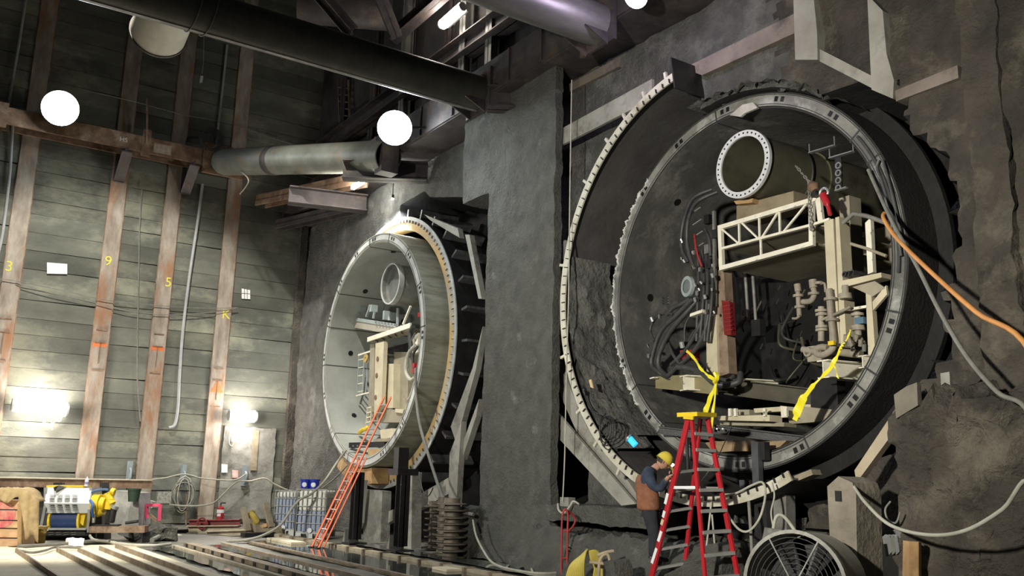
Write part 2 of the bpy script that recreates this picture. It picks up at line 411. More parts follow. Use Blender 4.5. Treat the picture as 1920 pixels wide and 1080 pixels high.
# wall above the wale
up = MB(); up.box((XL-.45, 11.26, 9.9), (-3.2, 11.8, 19)); struct(up.build('wall_back', mat('upper_wall_dark', (.10, .09, .085), (.05, .045, .045), .9, scale=1, bump=.5, bscale=5)))
# central pier
def pf(p):
    q = Vector(p)
    if q.z < 1.2:
        k = (1.2-q.z)/1.2
        q.x += (-.42 if q.x < -15.2 else .12)*k*k*abs(q.x+15.15)/1.25; q.y -= .22*k*k*(1 if q.y < 11 else 0)
    return q
struct(rough('wall_pier', pierm, (-16.4, -13.93), (10.32, 10.50), (0, 9.95), .10, .028, 3, pf))
struct(rough('wall_pier', pierm, (-17.75, -16.3), (10.45, 11.5), (7.9, 9.95), .12, .025, 5))
struct(rough('wall_pier', pierm, (-17.4, -16.3), (11.0, 11.6), (5.4, 8.0), .12, .025, 6))
rf = rough('concrete_footing', pierm, (-16.95, -16.2), (9.95, 10.6), (0, .95), .1, .09, 11, None)
tag(rf, 'rounded grey concrete lump at the left foot of the central pier', 'footing')
# right side pilaster and lower shotcrete bench
struct(rough('wall_right', rockm, (-5.62, -5.16), (10.45, 11.3), (2.6, 13), .12, .06, 14))
struct(rough('wall_right', rockm, (-5.45, -3.3), (10.56, 11.4), (2.3, 12.5), .2, .10, 19))
def lf(p):
    q = Vector(p)
    if q.z > 2.2: q.z += .22*fbm((q.x*2, q.y, 0), 1.4, 5)
    if q.x > -5.6: q.y += (q.x+5.6)*.05
    return q
struct(rough('wall_right', rockm, (-6.3, -3.4), (9.6, 11.1), (0, 2.62), .08, .11, 16, lf))
# benches below the openings
tag(rough('concrete_sill', pierm, (-13.9, -10.9), (10.2, 10.95), (.86, 1.15), .09, .035, 22), 'long grey concrete sill running right from the foot of the central pier', 'concrete ledge')
def bf(p):
    q = Vector(p); k = max(0, min(1, 1-q.z/.8))
    if q.y < 10.3: q.y -= .55*k
    q.z += .08*fbm((q.x*2, q.y*2, 0), 1, 4) if q.z > .5 else 0
    return q
struct(rough('trim_1', pierm, (-14.2, -9.3), (10.15, 11.4), (0, .70), .09, .08, 24, bf))
# ceiling deck far overhead
struct(MB().box((-31, -9, 19), (-3, 12, 19.3)).build('ceiling', dsteel))
struct(MB().box((-3.3, -9, -.2), (-3.0, 12, 19)).build('wall_right', rockm)) if 0 else None

# ================================================================ walers and struts
def beamthing(name, label, cat, m, p, q, w, h, side, t=.03, group=None):
    o = MB().ibeam(p, q, w, h, side, t).build(name, m); return tag(o, label, cat, group)
# left wale
t = thing('waler_beam', 'long rust brown horizontal wale across the left wall behind the left floodlight', 'steel beam', (XL+.4, 5, 11.2))
b = MB(); b.box((XL+.66, -8, 11.22), (XL+.70, 8.9, 11.74)); b.build('front_flange', rust, t)
MB().box((XL+.05, -8, 11.45), (XL+.66, 8.9, 11.49)).build('web', dsteel, t)
MB().box((XL+.05, -8, 11.22), (XL+.10, 8.9, 11.74)).build('rear_flange', rust, t)
for k, (px, tz) in enumerate(((2, .35), (278, .75))):
    q = P(px, 240, X=XL+.75); b = MB().box((XL+.70, q.y-.12, 11.1), (XL+.74, q.y+.12, 11.74+tz*.3)); b.build('splice_plate', rust, t)
q = P(305, 268, X=XL+.71); MB().box((XL+.705, q.y-.25, 11.3), (XL+.715, q.y+.28, 11.6)).build('white_marked_patch', mat('chalk_patch', (.5, .45, .38), (.35, .25, .18), scale=9), t)
text('HS', paper, P(232, 262, X=XL+.712), (0, 1, 0), (0, 0, 1), .2, 'chalk_letters', t)
MB().cyl(P(276, 268, X=XL+.8), P(276, 185, X=XL+.8), .03).build('upright_bar', rust, t)
for px, py in ((233, 268), (357, 298)):
    a = P(px, py, X=XL+.4); y = a.y
    b = MB().plate([(XL+.052, y, 11.2), (XL+.95, y, 11.2), (XL+.95, y, 11.05), (XL+.052, y, 10.35)], (0, 1, 0), .05).box((XL+.052, y-.14, 10.33), (XL+.09, y+.18, 11.2))
    b.hexa([(XL+.052, y-.13, 10.32), (XL+.97, y-.13, 11.03), (XL+.97, y+.18, 11.03), (XL+.052, y+.18, 10.32), (XL+.052, y-.13, 10.36), (XL+.97, y-.13, 11.07), (XL+.97, y+.18, 11.07), (XL+.052, y+.18, 10.36)])
    tag(b.build('bracket', waler), 'triangular steel bracket under the left wale, %s' % ('left one, above pile 9' if px < 300 else 'right one, nearer the corner'), 'bracket', 'brackets under the left wale')
# wale on the portal wall
t = thing('waler_beam', 'heavy dark wale running along the top of the portal wall above both openings', 'steel beam', (-18, 10.5, 9.95))
MB().box((-29, 10.0, 9.95), (-8.6, 10.05, 10.75)).build('front_flange', waler, t)
MB().box((-29, 10.05, 10.32), (-8.6, 11.0, 10.37)).build('web', waler, t)
MB().box((-29, 10.95, 9.95), (-8.6, 11.0, 10.75)).build('rear_flange', waler, t)
MB().box((-29, 10.05, 9.93), (-8.6, 11.5, 9.98)).build('bottom_plate', waler, t)
for x in (-27, -24.4, -21.8, -19.2, -17.6, -15.2, -14, -11, -9.5):
    MB().box((x-.03, 9.96, 9.97), (x+.03, 10.03, 10.73)).build('stiffener', waler, t)
# second higher waler with uprights
t = thing('upper_waler', 'upper dark cross beam on uprights behind the round pipe strut', 'steel beam', (-17, 10.8, 12.3))
MB().ibeam((-29, 10.9, 12.4), (-8, 10.9, 12.4), .5, .5, (0, 1, 0)).build('cross_beam', waler, t)
for px in (762, 872, 922, 1120):
    q = P(px, 120, Y=10.95); MB().ibeam((q.x, 10.95, 10.7), (q.x, 10.95, 17), .28, .25, (1, 0, 0)).build('upright', steelm, t)
# soldier piles in the upper portal wall
for i in range(9):
    x = -27+i*2.35
    tag(MB().ibeam((x, 11.15, 10.0), (x, 11.15, 18.9), .35, .16, (1, 0, 0)).build('upper_pile', waler), 'dark pile in the upper portal wall above the wale', 'steel pile', 'piles of the upper portal wall')
# round pipe struts spanning to the camera side
for nm, x, z, y0, r, m1, lab in (('pipe_strut', -16.35, 10.06, -6, .41, pipem, 'long dark round pipe strut crossing the top left to the portal wale'), ('pipe_strut', -12.15, 9.96, -2, .40, pipe2m, 'shiny round pipe strut at the top centre beside the violet lamp')):
    t = thing(nm, lab, 'pipe strut', (x, 2, z-r))
    MB().lathe((x, y0, z), (0, 1, 0), [(r*.97, 0), (r, 0), (r, 9.93-y0), (r*.97, 9.93-y0)], 48, close=True).build('pipe', m1, t, True)
    MB().box((x-.5, 9.93, z-.48), (x+.5, 9.99, z+.5)).build('end_plate', waler, t)
    for s in (-1, 1): MB().plate([(x+s*.3, 9.4, z-r*.72), (x+s*.3, 9.93, z-r*.72), (x+s*.3, 9.93, z-r*1.3)], (s, 0, 0), .03).build('gusset', waler, t)
    if nm and x < -15:
        MB().box((x-.04, y0, z-r-.012), (x+.04, 9.9, z-r+.01)).build('weld_seam', steelm, t)
    if x < -15:
        for px in (375, 405):
            a = P(px, 40, X=-15.95); pts = [Vector((x+cos(k)*(r+.02), a.y+.12*sin(k*.5), z+sin(k)*(r+.02))) for k in [radians(d) for d in range(-200, 30, 20)]]
            MB().tube(pts, .012, 6).build('lashing_wire', steelm, t)
# corner strut between the two walls
a = Vector((-28.55, 7.75, 11.42)); b_ = Vector((-20.45, 9.75, 9.72)); d = (b_-a).normalized(); L_ = (b_-a).length
t = thing('corner_strut', 'grey green round pipe strut across the corner below the right floodlight', 'pipe strut', a)
MB().lathe(a, d, [(.40, 0), (.43, .02), (.43, L_), (.4, L_)], 40, close=True).build('pipe', mat('strut_grey_green', (.25, .26, .225), (.16, .165, .145), .5, .2, scale=2, c3=(.28, .18, .10), s3=1.3, t3=.63), t, True)
MB().lathe(a, d, [(.435, 2.9), (.45, 2.95), (.45, 3.15), (.435, 3.2)], 40).build('collar', waler, t, True)
MB().box((XL+.72, 7.1, 10.95), (XL+.8, 8.4, 11.95)).build('wall_plate', rust, t)
MB().box((-20.7, 9.5, 9.25), (-20.3, 9.98, 10.2)).build('wale_block', waler, t)
MB().tube([P(560, 294, Y=8.6), P(505, 298, Y=8.35), P(448, 300, Y=7.9), P(445, 315, Y=7.9), P(466, 338, Y=7.95), P(450, 364, Y=8.0)], .018, 6).build('hanging_cable', hosel, t)
# stubs of beams at the end of the wale near the corner
for k, (xa, ya, za, xb, yb, zb, lab) in enumerate(((-24.8, 8.7, 9.55, -24.2, 10.9, 9.55, 'short dark beam stub under the wale, left of the lit wall patch'), (-21.6, 9.0, 9.5, -20.4, 10.9, 9.5, 'short dark beam stub jutting from the wale below the right floodlight'), (-15.9, 9.9, 9.78, -15.0, 11.4, 9.78, 'dark beam stub over the top of the central pier'))):
    tag(MB().ibeam((xa, ya, za), (xb, yb, zb), .42, .5, (1, 0, 0), .035).build('beam_stub', waler), lab, 'steel beam', 'beam stubs on the portal wale')
tag(MB().ibeam((-28.9, 9.2, 10.45), (-23.0, 10.2, 9.85), .35, .4, (0, 0, 1), .04).build('corner_beam', rust), 'rusty beam tying the left wale to the portal wale in the corner', 'steel beam')
tag(MB().ibeam((-28.9, 9.9, 9.75), (-24.6, 10.7, 9.5), .3, .35, (0, 0, 1), .04).build('corner_beam', waler), 'dark lower beam tucked in the corner under the rusty tie beam', 'steel beam')
# overhead clutter: upper struts near the open top
for k, (p0, p1, r, mm, lab) in enumerate(((P(560, 10, Z=14.5), P(735, 25, Z=14.5), .5, waler, 'rust brown round strut end high above the long pipe strut'),)):
    tag(MB().cyl(p0, p1, r, 28).build('upper_strut', mm, smooth=True), lab, 'pipe strut')
for k, (a, b_, lab) in enumerate(((P(700, -40, Z=13.4), P(742, 66, Z=12.6), 'dark diagonal beam overhead, left of the small tube lamp'), (P(735, 72, Z=12.6), P(852, -30, Z=13.6), 'dark slanting beam overhead, just left of the tube lamp'), (P(600, -10, Z=14), P(660, 60, Z=13), 'dark diagonal beam overhead near the rust brown strut end'))):
    tag(MB().ibeam(a, b_, .3, .3, (0, 1, 0)).build('overhead_beam', waler), lab, 'steel beam', 'diagonal beams overhead')
# white vent duct end beyond the pipe strut
ed = P(306, 38, X=-20.5); ax = (FW+RT*((-150-960)/FPX)-UP*((1250-540)/FPX)).normalized()
t = thing('vent_duct', 'cream white ventilation duct end with a dark rim, seen beyond the long pipe strut', 'duct', ed)
MB().lathe(ed, ax, [(.52, -2), (.60, -2), (.62, .55), (.60, .55), (.54, -1.9)], 48).build('duct_shell', mat('drum_cream', (.66, .64, .54), (.52, .50, .41), .55, scale=1.5), t, True)
MB().lathe(ed, ax, [(.60, .53), (.645, .53), (.645, .58), (.60, .58)], 48, close=True).build('rim', waler, t, True)
MB().lathe(ed, ax, [(.60, -1.3), (.63, -1.3), (.63, -.9), (.60, -.9)], 48, close=True).build('red_band', redd, t, True)
MB().box(ed-ax*1.5+Vector((-.03, -.03, .3)), ed-ax*1.5+Vector((.03, .03, 5))).build('hanger', waler, t)
# upper right: exposed steel of the portal frame
def plank(name, pts, Y, th, m, lab, cat, group=None):
    Y += random.random()*.006; b = MB().plate([P(x, y, Y=Y) for x, y in pts], (0, 1, 0), th); return tag(b.build(name, m), lab, cat, group)
fs = mat('frame_steel_muddy', (.36, .35, .31), (.24, .23, .20), .65, scale=1.4, bump=.25, bscale=9, c3=(.11, .10, .09), s3=1.3, t3=.60)
fsd = mat('frame_steel_brown', (.24, .20, .17), (.15, .125, .105), .7, scale=1.4, bump=.25, bscale=9, c3=(.08, .065, .06), s3=1.3, t3=.58)
G_ = 'steel members framing the right opening'
plank('frame_post', [(1487, -20), (1524, -20), (1532, 60), (1533, 112), (1491, 112)], 10.86, .3, fs, 'muddy steel post at the top right, left of the two', 'steel post', G_)
plank('frame_post', [(1626, -10), (1655, 20), (1662, 100), (1676, 150), (1674, 185), (1634, 168)], 10.86, .3, fs, 'muddy steel post at the top right, nearer the pilaster', 'steel post', G_)
plank('frame_brace', [(1537, 92), (1640, 145), (1640, 168), (1537, 115)], 10.9, .25, fs, 'short steel brace slanting down between the two top right posts', 'steel brace', G_)
plank('frame_brace', [(1678, 170), (1795, 122), (1797, 146), (1680, 190)], 10.9, .25, fsd, 'steel beam between the right hand post and the rough pilaster', 'steel brace', G_)
plank('frame_brace', [(1282, 128), (1488, 26), (1490, 62), (1316, 141)], 10.9, .25, fsd, 'long steel beam rising from the cut seal ring to the top right posts', 'steel brace', G_)
plank('frame_brace', [(1031, 253), (1222, 148), (1222, 186), (1031, 283)], 10.55, .06, fs, 'broad steel beam right of the pier, running behind the top of the seal ring', 'steel beam', G_)
plank('frame_brace', [(1033, 176), (1165, 105), (1160, 125), (1033, 190)], 10.9, .1, fsd, 'upper pale beam under the portal wale, right of the pier', 'steel beam', G_)
# lower left of right opening
plank('frame_brace', [(1037, 765), (1192, 945), (1165, 948), (1038, 812)], 10.6, .06, fs, 'wide steel plate brace slanting down right of the pier', 'steel brace', G_)
plank('frame_brace', [(1028, 655), (1060, 705), (1100, 800), (1180, 905), (1205, 945), (1185, 945), (1090, 830), (1028, 690)], 10.75, .2, fs, 'long steel brace behind the notched ring, slanting down to the sill', 'steel brace', G_)
plank('frame_brace', [(1030, 500), (1058, 450), (1058, 480), (1030, 535)], 10.62, .2, fs, 'short steel brace between pier and ring at mid height', 'steel brace', G_)
plank('frame_brace', [(1036, 612), (1056, 612), (1056, 642), (1036, 645)], 10.6, .2, fs, 'small square steel spacer between pier and seal ring', 'steel brace', G_)
# lower right of the right opening
plank('frame_brace', [(1602, 882), (1680, 765), (1683, 800), (1606, 905)], 10.3, .12, mat('pale_brace', (.46, .39, .28), (.34, .28, .20), .7, scale=2, bump=.1), 'pale timber coloured brace slanting up to the rough concrete bench', 'steel brace', G_)
# braces round the left opening
G1 = 'steel members framing the left opening'
for pts, Y, lab in (([(795, 402), (858, 428), (862, 446), (808, 414)], 10.9, 'pale steel beam above the left seal ring, near the pier top'),
                    ([(872, 440), (880, 440), (903, 560), (897, 560)], 10.85, 'narrow steel brace leaning against the pier beside the left ring'),
                    ([(905, 612), (893, 690), (855, 830), (845, 800), (886, 690)], 10.9, 'long steel brace leaning down left beside the pier'),
                    ([(850, 832), (865, 790), (858, 900), (855, 965), (840, 960), (843, 850)], 10.4, 'upright pale steel post left of the pier foot'),
                    ([(862, 845), (898, 748), (893, 780), (866, 862)], 10.5, 'short steel brace beside the pier above the stacked sheaves'),
                    ([(773, 935), (845, 893), (843, 925), (773, 962)], 10.45, 'pale diagonal steel plate behind the stacked sheaves'),
                    ([(715, 965), (737, 955), (737, 975), (717, 988)], 10.5, 'pale diagonal plate end between the two dark props')):
    plank('frame_brace', pts, Y, .14, fs, lab, 'steel brace', G1)
# ================================================================ tunnel linings, seal rings
def polar(c, r, deg, y): return Vector((c[0]+cos(radians(deg))*r, y, c[1]+sin(radians(deg))*r))
def radial_box(b, c, r0, r1, deg, w, y0, y1):
    """small block between two radii at an angle"""
    e = Vector((cos(radians(deg)), 0, sin(radians(deg)))); t = Vector((-e.z, 0, e.x)); o = Vector((c[0], 0, c[1]))
    q = []
    for y in (y0, y1):
        for r, s in ((r0, -1), (r1, -1), (r1, 1), (r0, 1)): q.append(o+e*r+t*s*w/2+Vector((0, y, 0)))
    return b.hexa(q)
def lining(c, y0, lab, fm, sm, joints, pockets, grp):
    t = thing('tunnel_lining', lab, 'tunnel lining', (c[0], y0, c[1]-3.13), grp)
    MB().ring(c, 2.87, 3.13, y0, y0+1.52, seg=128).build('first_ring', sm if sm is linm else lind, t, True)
    MB().ring(c, 2.867, 2.874, y0+.002, y0+1.52, seg=128).build('inner_skin', lini if sm is linm else sm, t, True)
    MB().ring(c, 2.90, 3.10, y0-.012, y0+.01, seg=128).build('end_face', fm, t, True)
    for k in range(1, 18):
        MB().ring(c, 2.87, 3.13, y0+.012+1.52*k, y0+1.52*(k+1), seg=72).build('lining_ring', lini if sm is linm else sm, t, True)
    for r in (2.925, 3.085): MB().ring(c, r-.007, r+.007, y0-.018, y0-.005, seg=128).build('gasket', gask, t)
    for d in joints:
        radial_box(MB(), c, 2.88, 3.12, d, .03, y0-.016, y0-.004).build('segment_joint', gask, t)
        b = MB(); radial_box(b, c, 2.857, 2.868, d, .02, y0, y0+25); b.build('lengthwise_joint', gask, t)
    for d in pockets:
        for s in (-1, 1):
            radial_box(MB(), c, 2.965, 3.05, d+s*1.25, .07, y0-.016, y0-.006).build('bolt_pocket', blk, t)
    for k in range(14):
        d = 97+k*13.1+(k % 3)*3; y = y0+.75+(k % 3)*1.53
        p_ = polar(c, 2.868, d, y); n_ = (Vector((c[0], y, c[1]))-p_).normalized()
        MB().cyl(p_, p_+n_*.012, .075, 14).build('grout_hole', blk, t)
    MB().cyl((c[0], y0+27.4, c[1]), (c[0], y0+27.5, c[1]), 3.0, 40).build('tunnel_end_shade', voidm, t)
    return t
Y1, Y2 = 10.246, 11.2
def ang(px, py, c, Y): q = P(px, py, Y=Y); return math.degrees(atan2(q.z-c[1], q.x-c[0]))
pk1 = [ang(x, y, C1, Y1) for x, y in [(702, 450), (737, 449), (768, 480), (788, 544), (793, 628), (753, 797), (717, 850), (645, 851), (622, 806), (609, 742), (609, 670), (619, 597), (640, 531), (669, 478)]]
pk2 = [ang(x, y, C2, Y2) for x, y in [(1172, 681), (1216, 777), (1274, 270), (1360, 208), (1462, 186), (1562, 219), (1669, 611), (1600, 752), (1499, 842), (1389, 872), (1208, 358)]]
jt1 = [ang(x, y, C1, Y1) for x, y in [(730, 447), (763, 475), (785, 535), (794, 612), (757, 787), (724, 842), (652, 862), (627, 818), (606, 686), (616, 612), (633, 545), (694, 452)]]
jt2 = [ang(x, y, C2, Y2) for x, y in [(1608, 250), (1648, 290), (1670, 583), (1635, 697), (1618, 730), (1515, 835), (1215, 700), (1343, 215), (1233, 815)]]
lining(C1, Y1, 'pale concrete tunnel lining standing proud of the wall in the left opening', facem, linm, jt1, pk1, 'segment linings')
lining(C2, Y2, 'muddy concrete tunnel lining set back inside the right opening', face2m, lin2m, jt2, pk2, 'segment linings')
# staining bands on the outside of the left lining
def seal(c, y0, ybk, a0, a1, lab, fl, can, pack, ntab, tabm, r_in=3.50):
    t = thing('seal_ring', lab, 'steel ring', (c[0], y0, c[1]-3.65), 'steel entrance seal rings')
    full = a1-a0 > 359; sg = 128 if full else 100
    MB().ring(c, r_in, 3.66, y0, y0+.03, a0, a1, sg).build('flange', fl, t, True)
    MB().ring(c, 3.62, 3.65, y0+.03, ybk, a0, a1, sg).build('can_shell', can, t, True)
    if pack: MB().ring(c, 3.30, 3.52, y0+.02, y0+.35, a0, a1, sg).build('packing_ring', pack, t, True)
    proto = None
    for k in range(ntab):
        d = a0+(a1-a0)*(k+.5)/ntab
        if full and 92 < (d % 360) < 262: continue
        b = MB(); radial_box(b, c, r_in-.01, r_in+.065, d, .016, y0-.035, y0)
        b.build('bolt_tab', tabm, t)
    return t
s1 = seal(C1, 10.79, 12.6, 0, 360, 'round steel seal ring with ochre packing behind the left tunnel lining', facem, dsteel, ochre, 120, rust)
# stiffener cleats on the black outside of the left can
for d in list(range(-62, 86, 12)):
    b = MB(); radial_box(b, C1, 3.65, 3.90, d, .06, 10.95, 12.1); b.build('cleat', mat('cleat_steel', (.13, .13, .13), (.06, .06, .06), .5, scale=6) if 'cleat_steel' not in MATS else MATS['cleat_steel'], s1)
a_cut, b_cut = 98, 297.5
s2 = seal(C2, 10.35, 12.6, a_cut, b_cut, 'notched steel seal ring cut off at the top, round the right tunnel', mat('notched_flange', (.62, .60, .50), (.46, .44, .36), .6, scale=3, bump=.15, c3=(.33, .29, .20), s3=1.7, t3=.60), mat('can_inside', (.085, .08, .077), (.055, .05, .05), .7, scale=1.5, bump=.4, bscale=8), None, 72, dsteel, 3.51)
for d in (101, 110, 119, 128, 142, 168, 196, 214, 226, 238):
    b = MB(); radial_box(b, C2, 3.66, 3.78, d, .05, 10.35, 10.40); b.build('lug', MATS['notched_flange'], s2)
# cut end plate of the ring at the top
e = MB(); a = polar(C2, 3.35, a_cut, 10.33); q = polar(C2, 3.95, a_cut, 10.33)
e.plate([a, q, q+Vector((0, .75, 0)), a+Vector((0, .75, 0))], (1, 0, .1), .03); e.build('cut_end_plate', dsteel, s2)
# rough shotcrete lining inside the can (lower left), stepping back to the segment lining
def rough_band(name, m, c, r, y0, y1, a0, a1, amp, seed, parent=None, dr=0):
    b = MB(); na = int(abs(a1-a0)*.0175*r/.07); ny = max(2, int(abs(y1-y0)/.07))
    for i in range(na+1):
        for j in range(ny+1):
            d = a0+(a1-a0)*i/na; y = y0+(y1-y0)*j/ny; p_ = polar(c, r, d, y)
            f = fbm(p_, 1.6, seed)*amp+fbm(p_, 6, seed+1)*amp*.4
            fade = min(1, i/6, (na-i)/6)
            b.v.append(polar(c, r+(dr*j/ny)-abs(f)*fade, d, y))
    for i in range(na):
        for j in range(ny):
            a = i*(ny+1)+j; b.f.append((a, a+1, a+ny+2, a+ny+1))
    return b.build(name, m, parent, True)
rough_band('shotcrete_band', mat('dark_shotcrete', (.17, .17, .15), (.09, .09, .08), .93, scale=2, bump=1, bscale=9), C2, 3.50, 10.42, 11.35, 165, 232, .12, 3, s2, -.05)
rough_band('shotcrete_band', MATS['dark_shotcrete'], C2, 3.36, 11.0, 12.2, 172, 228, .10, 8, s2, -.05)
MB().ring(C2, 3.14, 3.36, 11.9, 12.0, 0, 360, 96).build('annulus_shade', voidm, s2)
b = MB(); n_ = 260
for k in range(n_+1):
    d = 132+88*k/n_; r = 3.03+.05*fbm((k*.09, 0, 0), 1, 2)+.02*random.random(); w_ = max(.004, .03+.06*fbm((k*.13, 5, 0), 1, 7))
    for rr_, yy in ((r, Y2-.035), (r+w_, Y2-.035), (r+w_, Y2-.01), (r, Y2-.01)): b.v.append(polar(C2, rr_, d, yy))
for k in range(n_):
    for j_ in range(4): b.f.append((k*4+j_, k*4+(j_+1) % 4, k*4+4+(j_+1) % 4, k*4+4+j_))
b.build('grout_line', mat('white_grout', (.72, .72, .70), (.45, .45, .42), .8, scale=7), s2)
# grout collar over the top of the right lining
o = rough_band('shotcrete_collar', shot, C2, 3.28, 10.9, 11.7, 45, 103, .22, 30); struct(o); o.name = 'trim_2'; 
# light packing at the bottom between the left lining and its ring
for d in range(-118, -84, 3):
    pass
tt = thing('timber_packing', 'curved row of orange brown timber blocks under the left tunnel lining', 'timber packing', polar(C1, 3.45, -95, 10.5))
for k in range(14):
    d = -118+k*2.7; b = MB(); radial_box(b, C1, 3.16, 3.56, d, .15, 10.30, 10.78); b.build('timber_block', wood, tt)
# prop bracket carrying the left lining
def prop(x, y, zt, lab):
    t = thing('steel_prop', lab, 'steel post', (x, y, 0), 'dark props under the left lining')
    MB().ibeam((x, y, .12), (x, y, zt), .22, .24, (0, 1, 0), .025).build('column', dsteel, t)
    MB().box((x-.22, y-.22, 0), (x+.22, y+.22, .05)).build('base_plate', dsteel, t)
    MB().plate([(x-.25, y-.2, .05), (x-.12, y-.2, .05), (x-.12, y-.2, .34)], (0, 1, 0), .35).build('pale_footing', steelm, t)
    return t
q = P(657, 1021, Z=0); prop(q.x, q.y+.1, 1.65, 'dark steel prop under the left lining, nearer the orange ladder')
q = P(742, 1035, Z=0); pr = prop(q.x, q.y+.1, 1.6, 'dark steel prop under the left lining, beside the stacked sheaves')
a = P(752, 872, Y=9.45); bx = MB().box((a.x-.15, 9.2, 1.6), (a.x+.35, 9.7, 1.74)).box((a.x-.08, 9.3, 1.74), (a.x+.16, 9.55, 2.2))
tag(bx.build('jacking_block', dsteel), 'dark steel jacking block on top of the prop at the right of the left lining', 'steel block')
plank('steel_slab', [(682, 917), (717, 921), (713, 1022), (680, 1022)], 10.3, .25, steelm, 'upright grey steel panel under the left lining, between the two dark props', 'steel post', G1)
plank('frame_post', [(759, 885), (773, 885), (771, 1030), (755, 1030)], 10.0, .25, fs, 'pale steel post just right of the dark prop by the stacked sheaves', 'steel post', G1)
plank('frame_post', [(676, 900), (683, 900), (676, 980), (664, 1015), (662, 1012)], 10.1, .1, fs, 'thin pale steel strip between the left dark prop and the grey panel', 'steel post', G1)
plank('frame_post', [(719, 935), (727, 935), (722, 1000), (715, 1005)], 10.6, .1, fs, 'short pale upright at the back between the grey panel and the right prop', 'steel post', G1)

# ================================================================ gantry in the right tunnel
GY = 11.45
def vpt(px, py, y=GY): return P(px, py, Y=y)
# ventilation duct
a = vpt(1393, 308, 11.25)
t = thing('ventilation_duct', 'large olive ventilation duct with a bright drilled flange in the right tunnel', 'duct', a)
R_ = (vpt(1393, 246, 11.25)-vpt(1393, 371, 11.25)).length/2
MB().lathe(a, (0, 1, 0), [(R_*.80, .0), (R_*.82, 1.6), (R_*.98, 1.6), (R_*.98, 3.5), (R_*.92, 3.5), (R_*.8, 1.7)], 48).lathe(a, (0, 1, 0), [(R_*.83, 0), (R_*.93, .06), (R_*.93, 5.5)], 48).build('duct_shell', ductd, t, True)
MB().lathe(a, (0, 1, 0), [(R_*.82, -.02), (R_, -.02), (R_, .04), (R_*.82, .04)], 64, close=True).build('flange', mat('zinc_flange', (.82, .83, .85), (.68, .69, .71), .35, .2, scale=6), t, True)
for k in range(36):
    d = k*10+5; b = MB(); p_ = a+Vector((cos(radians(d))*R_*.92, -.024, sin(radians(d))*R_*.92)); b.cyl(p_, p_+Vector((0, .01, 0)), .017, 8); b.build('bolt_hole', blk, t)
for yy in (1.1, 1.9): MB().lathe(a+Vector((0, yy, 0)), (0, 1, 0), [(R_*.93, 0), (R_*.97, .01), (R_*.97, .05), (R_*.93, .06)], 48).build('band', blk, t, True)
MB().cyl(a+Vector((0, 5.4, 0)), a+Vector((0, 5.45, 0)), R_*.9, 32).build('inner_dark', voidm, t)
# timber blocks below the duct
tag(MB().plate([vpt(1376, 377), vpt(1412, 372), vpt(1410, 380), vpt(1380, 383)], (0, 1, 0), .8).build('timber_wedge', wood), 'orange timber wedge under the drilled duct flange', 'timber')
tag(MB().plate([vpt(1381, 386, 11.6), vpt(1488, 358, 11.6), vpt(1488, 385, 11.6), vpt(1381, 415, 11.6)], (0, 1, 0), .5).build('timber_block', mat('old_board', (.30, .25, .17), (.19, .15, .10), .8, scale=2, bump=.2)), 'old timber block carrying the duct above the white truss frame', 'timber')
# the truss platform box
TL, TR, BR, BL = [vpt(*q) for q in ((1351, 427), (1522, 376), (1523, 457), (1354, 503))]
ML, MR = vpt(1352, 467), vpt(1523, 422)
t = thing('gantry_platform', 'cream gantry platform with a white truss frame front in the right tunnel', 'gantry platform', BL)
def mem(p, q, w=.05, d=.07, m=creamw, nm='truss_member'): MB().bar(p, q, w, d, (0, 1, 0)).build(nm, m, t)
for p_, q, w_, dd in ((TL, TR, .075, .08), (BL, BR, .075, .082), (TL, BL, .075, .07), (TR, BR, .075, .072), (ML, MR, .04, .06)): MB().bar(p_, q, dd, w_, (0, 1, 0), ext=.03).build('frame_bar', creamw, t)
def lerp(a, b, f): return a+(b-a)*f
for f in (.22, .45, .67): mem(lerp(TL, TR, f), lerp(ML, MR, f), .03, .03)
mem(TL, lerp(ML, MR, .22), .03, .03); mem(lerp(TL, TR, .24), lerp(ML, MR, .44), .03, .03); mem(lerp(ML, MR, .47), lerp(TL, TR, .67), .03, .03); mem(lerp(ML, MR, .70), lerp(TL, TR, .97), .03, .03)
mem(lerp(ML, MR, .46), lerp(BL, BR, .46), .03, .03)
bk = Vector((0, 2.4, 0))
MB().plate([BL, BR, BR+bk, BL+bk], (0, 0, 1), .03).build('underside_panel', tanm, t)
MB().plate([lerp(ML, MR, .0)+bk*.05, lerp(ML, MR, 1)+bk*.05, MR+bk, ML+bk], (0, 0, 1), .02).build('deck_panel', tanm, t)
MB().plate([BL+bk*.9, BR+bk*.9, TR+bk*.9, TL+bk*.9], (0, 1, 0), .03).build('rear_panel', tanm, t)
for f in (.3, .62): 
    q = lerp(TL, TR, f)+bk*.45; MB().box(q+Vector((-.25, 0, -.62)), q+Vector((.2, .5, -.06))).build('inner_box', tanm, t)
# extension to the right: short rails
TR2, MR2 = vpt(1539, 372), vpt(1556, 411)
MB().bar(TR, TR2, .05, .05, (0, 1, 0)).build('frame_bar', creamw, t); MB().bar(MR, MR2, .05, .04, (0, 1, 0)).build('frame_bar', creamw, t)
MB().bar(vpt(1535, 373), vpt(1540, 414), .06, .09, (0, 1, 0)).build('frame_bar', creamw, t)
